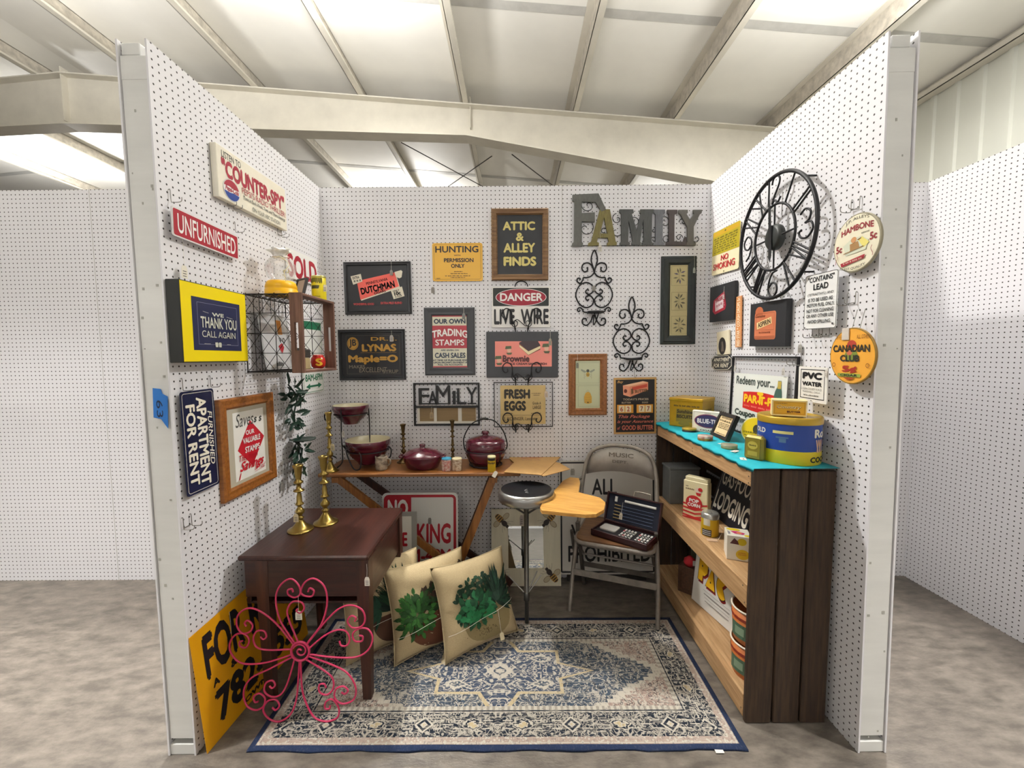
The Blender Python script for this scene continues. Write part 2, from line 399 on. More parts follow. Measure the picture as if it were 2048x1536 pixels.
# back wall runs on behind the neighbouring booths
o=MB(); o.box((-1.2,H/2,-.003),(7.44,H,.006),peg_white)
o.box((-1.2,H/2,-.05),(7.44,H-.002,.08),cut_wood)
wb=o.build('wall_back',kind='structure'); wb.matrix_world=BACK.M(0,0)
sm=MB()
for x in (.30,-2.55,): sm.box((x,H/2,.0002),(.0025,H,.0006),dust)
s=sm.build('seam',wb)
def side_wall(name, plane, sgn, tape=False):
    e=struct_empty(name, plane.M(0,0))
    y0,y1=(YF,YB-.001); a0,a1=(y0,y1) if sgn<0 else (-y1,-y0)
    panel(e,'pegboard',plane,a0,a1,0,H)
    # studs and the far skin of the partition
    b=MB(); T=.100
    b.box(((a0+a1)/2,H/2,-T+.003),(a1-a0,H,.006),peg_white); b.build('pegboard',e)
    b=MB(); af=a0 if sgn<0 else a1; d=.019 if sgn<0 else -.019
    b.box((af+d+ (.004 if sgn<0 else -.004),(H-.12)/2+.03,-T/2),(.038,H-.18,.086),cut_wood,.003); b.build('post',e)
    b=MB(); b.box((af+d+(.004 if sgn<0 else -.004),.02,-T/2),(.038,.04,.088),cut_wood,.002)
    b.box((af+d+(.004 if sgn<0 else -.004),H-.085,-T/2),(.038,.075,.087),cut_wood,.002)
    b.box(((a0+a1)/2,H-.024,-T/2+(-.012 if sgn<0 else 0)),(a1-a0-.02,.038,.060),cut_wood,.002); b.build('rail',e)
    b=MB(); rnd=random.Random(3 if sgn<0 else 5)
    ff=af+(.0033 if sgn<0 else -.0033)
    for k in range(16):
        yy=rnd.uniform(.05,2.3); zz=rnd.uniform(-.085,-.015); r=rnd.uniform(.002,.005)
        b.box((ff,yy,zz),(.0012,r*2,r*rnd.uniform(1,2)),dust)
    b.build('scuff_mark',e)
    return e
wl=side_wall('wall_left',LEFT,-1); wr=side_wall('wall_right',RIGHT,1)
# far wall of the next booth on the right
o=MB(); o.box((0,H/2,-.003),(1.6,H,.006),peg_white); o.box((0,H/2,-.05),(1.6,H,.08),cut_wood)
w3=o.build('wall_right_neighbour',kind='structure'); w3.matrix_world=Plane((2.488,YB-.8,0),(0,-1,0),(0,0,1)).M(0,0)

# the row of booths across the aisle, behind the camera (the bee mirror shows it)
o=MB(); o.box((0,H/2,-.003),(11,H,.006),peg_white); o.box((0,H/2,-.05),(11,H-.002,.08),cut_wood)
w4=o.build('wall_opposite',kind='structure'); w4.matrix_world=Plane((-.9,-2.3,0),(-1,0,0),(0,0,1)).M(0,0)

# ---- the metal building: roof panels on purlins, a tapered rafter, the ribbed side wall
EX, EZ, SL, RX = 4.42, 4.205, .083, -5.4
def roof_z(x): return EZ+SL*(EX-max(x,RX)) - SL*max(0,RX-x)
insul=mat('white_roof_insulation','f1efe8',.6,vary=.05,scale=.9,bump=.5)
steel=mat('cream_steel','d8d3c6',.45,vary=.06,scale=4)
grime=mat('dusty_steel','bdb6a9',.6,vary=.22,scale=14,stretch=(1,1,1))
tape_m=mat('insulation_tape','c3c2bd',.6,vary=.08,scale=8)
o=MB()
for xa,xb in ((RX,EX),(-13,RX)):
    o.add([(xa,-16,roof_z(xa)),(xb,-16,roof_z(xb)),(xb,19,roof_z(xb)),(xa,19,roof_z(xa)),(xa,-16,roof_z(xa)+.1),(xb,-16,roof_z(xb)+.1),(xb,19,roof_z(xb)+.1),(xa,19,roof_z(xa)+.1)],[(0,1,2,3),(7,6,5,4),(0,4,5,1),(2,6,7,3)],insul)
o.build('ceiling',kind='structure')
o=MB()
for y in (1.9,3.95,7.6,9.4,11.2):
    for xa,xb in ((RX,EX),(-12,RX)):
        za,zb=roof_z(xa)-.004,roof_z(xb)-.004
        o.add([(xa,y-.05,za),(xb,y-.05,zb),(xb,y+.05,zb),(xa,y+.05,za)],[(0,1,2,3)],tape_m)
o.build('trim_1',kind='structure')
n=2
for x in (3.15,1.94,.735,-.585,-1.835,-3.11,-4.45,-5.72,-6.95,-8.2):
    z=roof_z(x); o=MB(); hp=.185
    o.box((x,6.5,z-hp/2),(.006,25,hp),grime); o.box((x+.03,6.5,z-hp+.003),(.066,25,.006),steel); o.box((x-.03,6.5,z-.006),(.066,25,.006),steel)
    o.box((x+.062,6.5,z-hp+.012),(.005,25,.022),steel)
    o.build('trim_%d'%n,kind='structure'); n+=1
YR_=5.25
o=MB()
P=[(-12,roof_z(-12)-.19),(RX,roof_z(RX)-.19),(EX,EZ-.19)]
B=[(EX,2.98),(2.40,3.52),(-.55,4.07),(RX,4.25),(-12,3.98)]
def yz(mb,poly,y0,y1,m):
    k=len(poly); mb.add([(p[0],y0,p[1]) for p in poly]+[(p[0],y1,p[1]) for p in poly],[tuple(range(k)),tuple(range(2*k-1,k-1,-1))]+[(i,k+i,k+(i+1)%k,(i+1)%k) for i in range(k)],m)
yz(o,P+B,YR_-.006,YR_+.006,steel)
for line in (P,B):
    for p,q in zip(line,line[1:]):
        d=.007; yz(o,[(p[0],p[1]-d),(q[0],q[1]-d),(q[0],q[1]+d),(p[0],p[1]+d)],YR_-.10,YR_+.10,steel)
for x in (RX,): o.box((x,YR_,4.6),(.012,.16,.62),steel)
o.box((-.5,YR_,4.35),(.008,.12,.36),steel)
recalc(o.build('trim_%d'%n,kind='structure')); n+=1
o=MB(); rod=mat('brace_rod','4a4742',.5,.6)
for (a,b) in (((-1.6,6.2),(.3,8.6)),((.0,6.3),(1.9,9.0)),((-5.9,6.0),(-4.2,8.6)),((-1.9,8.8),(-.3,6.4))):
    o.tube([(a[0],a[1],roof_z(a[0])-.2),(b[0],b[1],roof_z(b[0])-.2)],.008,rod,6)
o.build('trim_%d'%n,kind='structure'); n+=1
rib=mat('ribbed_liner_panel','cfd0c6',.5,vary=.05,scale=1.2,stretch=(1,1,.2))
o=MB(); L=[]; y=-6.0
for k in range(110):
    yy=-6+k*.23
    for dy,dx in ((0,0),(.165,0),(.18,-.02),(.215,-.02)): L.append((EX+.02+dx,yy+dy))
o.loops([[(x,y,0) for x,y in L],[(x,y,EZ) for x,y in L]],rib,smooth=False,cyc=False)
o.box((EX+.1,6.5,EZ/2),(.1,25,EZ),rib); o.build('wall_east',kind='structure')
o=MB(); o.box((EX-.04,6.5,EZ-.10),(.10,25,.012),steel); o.box((EX-.085,6.5,EZ-.075),(.01,25,.06),steel); o.box((EX-.02,6.5,EZ-.03),(.06,25,.05),grime)
o.build('trim_%d'%n,kind='structure'); n+=1
# ================================================================== LEFT WALL
white=ink('eeeeea'); cream=ink('ece6d2'); black=ink('17171a'); red=ink('a3182c'); navy=ink('1d2348'); yellow=ink('f2d90a',.35)
wire=mat('hook_wire','8f8d88',.35,.8); iron=mat('black_iron','17161a',.5,.3,vary=.2,scale=30)
glass=mat('picture_glass','ffffff',.03,trans=1.0,alpha=.14,spec=.5)
def hook(plane, px, py, label, up=.035, out=.04, double=False):
    """pegboard hook: a wire that plugs into two holes and turns up at its tip; origin where it meets the board"""
    h=plane.hit(px,py); o=thing('pegboard_hook',label,'hook',plane.M(h.x,h.y),group='pegboard hooks')
    b=MB(); xs=(-.018,.018) if double else (0,)
    for x in xs:
        b.tube(smooth([(x,up,.001),(x,up,.006),(x,0,.007),(x,-.006,.012),(x,-.004,out),(x,.010,out+.004)],4),.0014,wire,6)
    if double: b.tube([(-.018,0,.007),(.018,0,.007)],.0014,wire,6)
    b.build('wire',o); return o

# ---- long radio-show board
M,w,h=place(LEFT,((430,284),(568,377),(577,464),(440,392)),.028)
e=thing('radio_show_sign','long cream radio show sign reading COUNTER-SPY high on the left wall','sign',M)
b=MB(); b.box((0,0,.0145),(w,h,.025),mat('board_cream','ebe5d3',.5,vary=.04),.002); b.build('board',e)
A=Art(w,h,.0272); cr=ink('a32c3e'); gy=ink('4b4f4a'); blue=ink('24418f')
A.text('LISTEN TO',.06,.07,.30,.20,gy,.01); A.text('"COUNTER-SPY"',.05,.20,.97,.56,cr,.05)
A.ell(.155,.76,.105,.215,ink('d9d6d0')); A.ell(.155,.76,.095,.195,white)
A.poly([(.155+.095*math.cos(R(a)),.76-.195*math.sin(R(a))) for a in range(15,166,10)]+[(.155-.03,.70),(.155+.03,.72)],cr)
A.poly([(.155+.095*math.cos(R(a)),.76+.195*math.sin(R(a))) for a in range(15,166,10)]+[(.155-.03,.82),(.155+.03,.80)],blue)
A.text('Pepsi-Cola',.075,.70,.24,.83,cr,.03,shear=.3)
A.text("PEPSI'S RADIO THRILLER!",.29,.57,.97,.70,cr,.0); A.text('Tune in Each Week, Tues. and Thurs. Evenings',.30,.73,.96,.82,gy,.02)
A.text('ON YOUR ABC STATION',.42,.87,.86,.96,gy,.0)
A.build('lettering',e)
hk=hook(LEFT,458,412,'wire hook at the left underside of the cream COUNTER-SPY sign',double=True); hook(LEFT,557,470,'wire hook at the right underside of the cream COUNTER-SPY sign',double=True)

# ---- UNFURNISHED
M,w,h=place(LEFT,((339,408),(475,473),(479,521),(347,471)),.022)
e=thing('unfurnished_sign','red metal sign reading UNFURNISHED in white hanging above the yellow sign','sign',M)
b=MB(); b.prism(rrect(w,h,.008),.0205,.0222,ink('d8d4d4',.3)); b.build('plate',e)
A=Art(w,h,.0224); A.rborder(.01,.02,.99,.98,.007,.0025,white); A.rr(.02,.05,.98,.95,.006,red); A.text('UNFURNISHED',.07,.17,.94,.84,white,.01); A.build('lettering',e)
price_tag(e,(-w*.36,-h*.42,.018),.10,.026,.042)
hook(LEFT,338,401,'wire hook at the left end of the red UNFURNISHED sign'); hook(LEFT,468,462,'wire hook at the right end of the red UNFURNISHED sign')

# ---- WE THANK YOU
M,w,h=place(LEFT,((360,559.5),(494,589),(493,724),(361,724)),.045)
e=thing('thank_you_sign','yellow bordered box sign reading WE THANK YOU CALL AGAIN','sign',M)
b=MB(); b.box((0,0,.0235),(w,h,.045),ink('20221f'),.002); b.build('box_frame',e)
A=Art(w,h,.0464); A.rect(.012,.012,.988,.988,yellow); A.rect(.145,.175,.875,.845,navy)
tx=ink('c9cbbb'); A.border(.215,.235,.82,.77,.0012,ink('8c90a8'))
A.text('WE',.42,.345,.60,.395,tx,.03); A.stroke([(.29,.345),(.37,.36)],.0012,tx); A.stroke([(.64,.38),(.74,.395)],.0012,tx)
A.text('THANK YOU',.25,.41,.80,.555,tx,.02); A.text('CALL AGAIN',.26,.59,.77,.675,tx,.0)
for dx in (0,.05):
    A.poly([(.44+dx,.74),(.475+dx,.735),(.485+dx,.75),(.482+dx,.80),(.445+dx,.80)],tx)
A.stroke([(.28,.76),(.37,.76)],.0012,tx); A.stroke([(.62,.76),(.68,.76)],.0012,tx)
A.build('printed_face',e)

# ---- SOLD (behind the globe)
M,w,h=place(LEFT,((570,494),(632,519),(637,573),(575,553)),.012)
e=thing('sold_sign','white sign with red letters of SOLD partly hidden behind the glass globe','sign',M)
b=MB(); b.prism(rrect(w,h,.004),.010,.0125,white); b.build('plate',e); A=Art(w,h,.0127); A.text('SOLD',.03,.14,.97,.96,red,.04); A.build('lettering',e)

# ---- 8AM-6PM
M,w,h=place(LEFT,((604,640),(645,645),(645,782),(603,789)),.010)
e=thing('parking_hours_sign','white metal sign with green 8AM-6PM and double arrow below the wire crate','sign',M)
b=MB(); b.prism(rrect(w,h,.012),.008,.0105,ink('e6e8e4',.35)); b.build('plate',e)
gr=ink('0c6b48'); A=Art(w,h,.0107); A.rborder(.03,.012,.97,.988,.010,.003,gr); A.rect(.05,.02,.95,.12,gr);
A.text('8AM-6PM',.10,.735,.92,.835,gr,.02)
A.poly([(.12,.905),(.30,.865),(.30,.892),(.70,.892),(.70,.865),(.88,.905),(.70,.945),(.70,.918),(.30,.918),(.30,.945)],gr); A.build('lettering',e)

# ---- APARTMENT FOR RENT, hung on end
M,w,h=place(LEFT,((358,785),(429,776),(436,968),(376,995)),.016)
e=thing('apartment_rent_sign','navy enamel sign hung sideways reading FURNISHED APARTMENT FOR RENT','sign',M)
b=MB(); b.prism(rrect(w,h,.010),.014,.0163,ink('161c3d',.25)); b.build('plate',e)
A=Art(w,h,.0165); A.rborder(.04,.02,.96,.98,.010,.0015,cream)
A.text('FURNISHED',.76,.22,.90,.77,cream,.01,shear=.25,rot=-90); A.text('APARTMENT',.43,.07,.73,.95,cream,.03,rot=-90); A.text('FOR RENT',.11,.13,.38,.92,cream,.03,rot=-90)
A.build('lettering',e)
hook(LEFT,362,778,'wire hook at the top left of the navy APARTMENT sign'); hook(LEFT,418,771,'wire hook at the top right of the navy APARTMENT sign')

# ---- framed trading-stamp poster
oak=wood('oak_frame','a0642a','7d4716','z',.4); oakx=wood('oak_frame','a0642a','7d4716','y',.4)
def picture(name,label,cat,M,w,h,fw,depth,fmat,mat_col=None,glazed=False,profile=None):
    e=thing(name,label,cat,M)
    b=MB(); b.frame(w,h,profile or [(0,.001),(0,depth*.8),(fw*.15,depth),(fw*.55,depth*.86),(fw*.8,depth*.92),(fw,depth*.55),(fw,.003)],fmat); b.build('frame',e)
    if mat_col:
        b=MB(); b.box((0,0,depth*.3),(w-2*fw+.002,h-2*fw+.002,depth*.3),mat_col); b.build('backing',e)
    if glazed:
        b=MB(); b.box((0,0,depth*.53),(w-2*fw,h-2*fw,.0015),glass); b.build('glass',e)
    return e
M,w,h=place(LEFT,((439.4,800.5),(547.8,784),(555.6,954),(452,1007.6)),.022)
e=picture('framed_stamp_poster','oak framed red and white poster reading Save OUR VALUABLE STAMPS','picture',M,w,h,.045,.022,oak,ink('b9b3a0'))
A=Art(w,h,.0102); rd=ink('c21427'); ink_d=ink('43443f')
A.rect(.23,.155,.80,.855,ink('f0efe8')); A.poly([(.53,.26),(.795,.475),(.54,.755),(.285,.545)],rd)
A.text('Saves',.27,.175,.60,.31,ink_d,.0,shear=.3); A.text('s s',.60,.24,.76,.30,ink_d,.03,shear=.2)
A.text('OUR',.44,.36,.60,.41,white,.03); A.text('VALUABLE',.38,.435,.71,.495,white,.03); A.text('STAMPS',.41,.53,.69,.595,white,.03)
A.text('They Mean',.30,.60,.64,.685,rd,.01,shear=.3); A.text('Savings',.30,.67,.76,.80,rd,.03,shear=.45); A.text('to You!',.57,.76,.78,.81,rd,.0,shear=.3)
A.stroke([(.57,.825),(.76,.812)],.0015,rd); A.stroke([(.31,.78),(.28,.845)],.005,rd)
A.build('poster',e)
hook(LEFT,372,1052,'bare wire hook near the front post below the APARTMENT sign',double=True)

hk=LEFT.hit(560,962); e=thing('price_label','grey price label hanging on left wall just below the oak framed poster','label',LEFT.M(hk.x,hk.y)); price_tag(e,(0,0,.006),.012,.022,.036,card='8f8b85',name='card')
# ---- green leaf sconces
leaf=mat('dark_green_leaf','1f3a2e',.4,vary=.35,scale=25); stemm=mat('dark_green_wire','22352c',.5)
def leafmesh(b,p,d,L,W,nrm,m):
    d=Vector(d).normalized(); nrm=Vector(nrm); s=d.cross(nrm).normalized()*W; p=Vector(p); up=s.cross(d).normalized()
    A0=p; Q=[p+d*L*.35+s*.8+up*L*.08,p+d*L*.7+s*.7,p+d*L,p+d*L*.7-s*.7,p+d*L*.35-s*.8+up*L*.08]; mid=p+d*L*.5-up*L*.05
    V=[A0]+Q+[mid]; b.add([tuple(v) for v in V],[(0,1,6),(1,2,6),(2,3,6),(3,4,6),(4,5,6),(5,0,6)],m,True)
def leaf_sconce(name,label,px,py,hgt,seed,shelf=False):
    rnd=random.Random(seed); c=LEFT.hit(px,py,.05); e=thing(name,label,'wall sconce',LEFT.M(c.x,c.y)); b=MB(); stems=[]
    b.tube(smooth([(0,hgt/2,.02),(.02,hgt*.2,.05),(-.01,-hgt*.15,.05),(.03,-hgt/2,.03)],6),.004,stemm,6); b.build('stem',e)
    for k in range(46):
        t=rnd.random(); y=hgt*(.5-t); x=rnd.uniform(-.05,.05); a=rnd.uniform(0,2*PI)
        lf=MB(); leafmesh(lf,(x,y,.04+rnd.uniform(-.01,.02)),(math.cos(a),math.sin(a)*.7-.25,rnd.uniform(-.2,.5)),rnd.uniform(.05,.085),.013,(rnd.uniform(-.4,.4),rnd.uniform(-.4,.4),1),leaf); lf.build('leaf',e)
    if shelf:
        s=MB(); s.lathe([(0,0),(.055,0),(.058,.006),(.055,.004),(0,.003)],stemm,24,c=(0,0,0)); o=s.build('candle_plate',e); o.matrix_basis=Matrix.Translation((.0,hgt*.5,.075))@Matrix.Rotation(-PI/2,4,'X')
        s=MB(); s.tube([(0,hgt*.5,0),(0,hgt*.5,.075)],.004,stemm,6); s.build('bracket',e)
    return e
leaf_sconce('leaf_sconce','dark green metal leaf sconce on left wall directly below the wire crate',590,812,.22,4)
leaf_sconce('leaf_sconce','lower dark green leaf sconce with flat plate beside the brass candlesticks',600,918,.20,9,True)

# ---- wire and wood crate, with its things
X0,X1,X2=XL+.003,-.952,-.900; Y0,Y1=1.772,2.098; Z0,Z1=1.357,1.700
e=thing('wire_crate','wood ended wire crate mounted on left wall as a shelf','crate',loc=(X0,(Y0+Y1)/2,Z0))
off=Vector((X0,(Y0+Y1)/2,Z0)); barn=wood('crate_wood','7d5a4a','54392d','z',.7); barny=wood('crate_wood','7d5a4a','54392d','y',.7)
def loc_box(name,x0,x1,y0,y1,z0,z1,m,par=e,o=off,bev=.002):
    b=MB(); b.box(((x0+x1)/2-o.x,(y0+y1)/2-o.y,(z0+z1)/2-o.z),(x1-x0,y1-y0,z1-z0),m,bev); return b.build(name,par)
for y0,y1 in ((Y0,Y0+.014),(Y1-.014,Y1)):               # end boards with a slot cut through for a hand
    b=MB(); ym=(y0+y1)/2-off.y; xm=(X1+X2)/2-off.x; zs0,zs1=(Z0+Z1)/2-.075,(Z0+Z1)/2+.045; sw=.016
    for (xa,xb,za,zb) in ((X1,X2,Z0,zs0),(X1,X2,zs1,Z1),(X1,(X1+X2)/2-sw/2,zs0,zs1),((X1+X2)/2+sw/2,X2,zs0,zs1)): b.box(((xa+xb)/2-off.x,ym,(za+zb)/2-off.z),(xb-xa,.014,zb-za),barn)
    b.build('end_board',e)
for z0,z1 in ((Z0,Z0+.012),(Z1-.012,Z1)): loc_box('side_board',X1,X2,Y0+.014,Y1-.014,z0,z1,barny)
b=MB(); cw=mat('crate_wire','2a2725',.5,.6)
def seg(p,q,r=.0022): b.tube([tuple(Vector(p)-off),tuple(Vector(q)-off)],r,cw,6)
for y in (Y0+.004,Y1-.004):
    for z in (Z0+.006,Z1-.006): seg((X0,y,z),(X1,y,z),.003)
    seg((X0+.002,y,Z0+.006),(X0+.002,y,Z1-.006),.003)
    n=3
    for k in range(1,3): x=X0+(X1-X0)*k/3; seg((x,y,Z0+.006),(x,y,Z1-.006),.0018)
    for k in range(1,4): z=Z0+(Z1-Z0)*k/4; seg((X0,y,z),(X1,y,z),.0014)
    for i in range(3):
        for j in range(4):
            xa,xb=X0+(X1-X0)*i/3,X0+(X1-X0)*(i+1)/3; za,zb=Z0+(Z1-Z0)*j/4,Z0+(Z1-Z0)*(j+1)/4
            seg((xa,y,za),(xb,y,zb),.0013); seg((xa,y,zb),(xb,y,za),.0013)
for x in (X0+.002,): 
    for z in (Z0+.006,Z1-.006): seg((x,Y0,z),(x,Y1,z),.003)
    for k in range(1,5): y=Y0+(Y1-Y0)*k/5; seg((x,y,Z0+.006),(x,y,Z1-.006),.0014)
    for k in range(1,4): z=Z0+(Z1-Z0)*k/4; seg((x,Y0,z),(x,Y1,z),.0014)
for z in (Z0+.006,Z1-.006):
    for k in range(1,6): x=X0+(X1-X0)*k/6; seg((x,Y0,z),(x,Y1,z),.0014)
    for k in range(1,8): y=Y0+(Y1-Y0)*k/8; seg((X0,y,z),(X1,y,z),.0014)
b.build('wire_mesh',e)
ZT=Z1-.0025; ZB=Z0+.0088
# globe jar
p=(-1.045,1.885,ZT); e=thing('candy_globe','clear plastic wrapped globe jar on bright yellow base on the wire crate','jar',loc=p)
ye=mat('yellow_plastic','f5b90c',.35)
b=MB(); b.lathe([(0,0),(.066,0),(.067,.004),(.067,.030),(.062,.034),(.066,.038),(.060,.060),(.052,.068),(.040,.070),(0,.070)],ye,32); b.build('base',e)
film=mat('clear_film','f4f4ee',.12,trans=.85,alpha=.33,spec=.6)
b=MB(); b.lathe([(.038,.070),(.056,.090),(.064,.118),(.060,.145),(.044,.166),(.03,.174)],film,24); b.build('globe',e)
b=MB(); rnd=random.Random(5); L=[]
for k,(r,z) in enumerate(((.030,.174),(.020,.182),(.032,.196),(.046,.204),(.030,.208),(0.001,.205))):
    L.append([(r*(1+.28*math.sin(5*t+k)+rnd.uniform(-.1,.1))*math.cos(t),r*(1+.28*math.sin(5*t+k))*math.sin(t),z+rnd.uniform(-.004,.004)) for t in [2*PI*i/18 for i in range(18)]])
b.loops(L,mat('white_tissue','eceae2',.5,alpha=.9)); b.build('gathered_top',e)
b=MB(); b.tube(smooth([(.0,-.03,.170),(.03,-.045,.165),(.05,-.02,.14),(.045,-.05,.10),(.05,-.05,.06)],6),.0015,mat('raffia','d8cda0',.7),5)
for k in range(9): b.lathe([(0,-.004),(.004,0),(0,.004)],mat('raffia','d8cda0',.7),6,c=(.046+rnd.uniform(-.012,.012),-.045+rnd.uniform(-.008,.008),.105+rnd.uniform(-.02,.02)))
b.build('raffia_bow',e)
# small easel frame seen from behind
Mf=Matrix.Translation((-1.02,2.0,ZT+.052))@Matrix.Rotation(R(-35),4,'Z')@Matrix.Rotation(PI/2-R(16),4,'X')
e=thing('small_easel_frame','small tan backed frame leaning between globe jar and yellow can','picture frame',Mf)
b=MB(); b.box((0,0,-.005),(.075,.10,.008),ink('a08f7d'),.001); b.build('back',e); b=MB(); b.frame(.085,.108,[(0,-.009),(0,.004),(.007,.004),(.007,-.002)],ink('2c2724')); b.build('frame',e)
# yellow can
p=(-.945,2.035,Z1+.0005); e=thing('yellow_can','small yellow tin can with black lettering on right end of the crate','can',loc=p)
yc=mat('yellow_tin','e6d41c',.3); b=MB(); b.lathe([(0,0),(.0315,0),(.033,.003),(.033,.112),(.0315,.115),(.030,.112),(0,.112)],yc,28); b.build('body',e)
b=MB(); b.lathe([(.0332,.106),(.0345,.110),(.033,.114)],mat('tin_rim','b9b06a',.3,.8),28); b.build('rim',e)
def wrap(t,r,a0,a1,z0,z1,m,bold=.02,n=1,shear=0,c=(0,0)):
    """lettering bent round an upright cylinder of radius r, angle measured from facing the booth front"""
    b=MB(); b.text(t,0,0,1,1,m,bold=bold,shear=shear)
    b.v=[(c[0]+r*math.sin(R(a0+(a1-a0)*x)),c[1]-r*math.cos(R(a0+(a1-a0)*x)),z0+(z1-z0)*y) for x,y,z in b.v]; return b
b=MB(); ky=ink('4a4718'); ring_greek(b,-60,50,.078,.104,ky,.0336,3); ring_patch(b,-48,22,.052,.068,ky,.0336,8); ring_greek(b,-50,30,.012,.018,ink('8d8420'),.0336,4); b.build('lettering',e)
price_tag(e,(.03,-.012,.085),.02,.02,.03,normal=None).matrix_basis=Matrix.Translation((.036,-.012,.09))@Matrix.Rotation(PI/2,4,'X')@Matrix.Translation((-.03,.012,-.085))
# leaning tin sign inside the crate
Mf,w,h=free_place(((X0+.018,1.83,Z1-.075),(X0+.018,2.065,Z1-.075),(X0+.05,2.065,ZB+.004),(X0+.05,1.83,ZB+.004)))
e=thing('tin_plaque','pale rounded tin plaque leaning inside the wire crate','sign',Mf)
b=MB(); b.prism(rrect(w,h,.016),-.001,.001,ink('c9cacb',.35)); b.build('plate',e)
A=Art(w,h,.0012); A.rborder(.02,.02,.98,.98,.014,.002,ink('6f7370')); A.rect(.58,.10,.74,.36,ink('b9772a')); A.text('V O',.58,.42,.80,.52,ink('3d3d3a'),.03); A.poly([(.52,.58),(.66,.52),(.72,.60),(.62,.72)],ink('a5202a')); A.greek(.34,.86,.60,.95,ink('3d3d3a')); A.build('printing',e)
# small capped tin and red jar
p=(-.985,1.925,ZB); e=thing('capped_tin','small tan tin with black cap inside the wire crate','tin',loc=p)
b=MB(); b.box((0,0,.028),(.055,.055,.056),mat('tan_tin','a8976f',.45,vary=.1),.006); b.build('body',e); b=MB(); b.box((0,0,.0765),(.058,.058,.040),ink('2a2926',.4),.006); b.tube([(.02,0,.097),(.0,.0,.099),(-.02,0,.097)],.004,ink('2a2926',.4),8); b.build('cap',e)
p=(-.958,2.025,Z0+.0125); e=thing('red_jar','round red jar with a yellow S in the wire crate','jar',loc=p)
rj=mat('red_enamel','b8231c',.25); b=MB(); b.lathe([(0,0),(.020,0),(.031,.010),(.034,.030),(.031,.050),(.024,.058),(.026,.062),(.020,.066),(0,.066)],rj,26); b.build('body',e)
b=wrap('S',.0348,5,60,.012,.05,ink('e0b020'),.05); b.build('lettering',e)
# ================================================================== BACK WALL
blk_frame=mat('black_satin_frame','24262a',.35,vary=.1,scale=20); char=mat('charcoal_board','3c3e42',.55,vary=.08,scale=10)
def framed_print(name,label,pts,off,fw,depth,cat='picture',fmat=None):
    M,w,h=place(BACK,pts,off); e=picture(name,label,cat,M,w,h,fw,depth,fmat or blk_frame,ink('26282c'),glazed=False); return e,w,h
salmon=ink('f0685c'); bone=ink('e6e0cc')
# Dutchman
e,w,h=framed_print('framed_cigar_ad','black framed cigar advert with tilted salmon DUTCHMAN label',((684.5,524),(819.3,522),(823.6,627.5),(690.8,629)),.018,.022,.018)
A=Art(w,h,.0086); A.rect(.04,.05,.96,.95,ink('2b2d31'))
A.poly([(.205,.385),(.775,.205),(.835,.50),(.245,.735)],bone); A.poly([(.19,.36),(.76,.205),(.82,.47),(.235,.72)],salmon)
def tilt(A,t,cx,cy,w_,h_,ang,m,bold=.02,shear=0):
    """a line of print set at a slant; cx, cy centre and w_, h_ size as shares of the face"""
    b=MB(); W,H=w_*A.w,h_*A.h; b.text(t,-W/2,-H/2,W/2,H/2,m,bold=bold,shear=shear); z=A.up(); c,s=math.cos(R(ang)),math.sin(R(ang)); p=A._p(cx,cy)
    A.mb.add([(p[0]+c*x-s*y,p[1]+s*x+c*y,z) for x,y,_ in b.v],b.f,m); return A
tilt(A,'PENNSYLVANIA',.49,.37,.33,.055,12,black); tilt(A,'DUTCHMAN',.50,.49,.52,.135,12,black,.045); tilt(A,'CIGARS',.53,.575,.18,.05,12,black,.03)
A.poly([(.10,.27),(.255,.225),(.275,.37),(.135,.43)],bone); tilt(A,'EXTRA',.18,.295,.10,.05,9,black,.03); tilt(A,'= = =',.20,.355,.11,.03,9,black,.03)
A.poly([(.695,.545),(.865,.475),(.90,.66),(.735,.715)],bone); tilt(A,'ONLY',.775,.555,.10,.035,12,black,.03); tilt(A,'10c',.795,.605,.10,.075,12,black,.05); tilt(A,'A PAIR',.81,.66,.11,.03,12,black)
A.poly([(.76,.20),(.86,.165),(.88,.19),(.865,.30),(.83,.32),(.78,.29)],bone)
rr_=ink('c44a4a'); A.text('WONDERFUL GOOD',.13,.78,.44,.825,rr_,.04); A.text('EXTRA MILD BLEND',.54,.765,.86,.81,rr_,.04); A.build('printed_card',e)
price_tag(e,(w*.22,h*.5,.019),.055,.018,.03,card='8d8a83')
# Hunting
M,w,h=place(BACK,((864.7,486.6),(965,485.3),(965.3,562),(865,562.3)),.010)
e=thing('hunting_sign','yellow metal sign reading HUNTING WITH PERMISSION ONLY','sign',M)
b=MB(); b.prism(rrect(w,h,.012),.006,.0085,mat('sign_yellow','e0ab1f',.35)); b.build('plate',e)
bk_=ink('2a2420'); A=Art(w,h,.0087); A.rborder(.03,.035,.965,.955,.012,.0012,bk_); A.text('HUNTING',.06,.075,.92,.25,bk_,.025)
A.text('WITH',.43,.305,.56,.345,bk_,.02); A.text('PERMISSION',.23,.395,.82,.505,bk_,.03); A.text('ONLY',.37,.545,.64,.65,bk_,.03)
for x0,x1,y in ((.43,.6,.745),(.36,.7,.80),(.25,.75,.86),(.36,.65,.905)): A.greek(x0,y-.008,x1,y+.012,bk_)
A.greek(.08,.915,.15,.94,bk_); A.build('lettering',e)
hk=BACK.hit(866,578); e=thing('price_label','grey price label hanging on the pegboard below the yellow hunting sign','label',BACK.M(hk.x,hk.y)); price_tag(e,(0,.02,.004),.012,.020,.034,card='8f8a84',name='card')
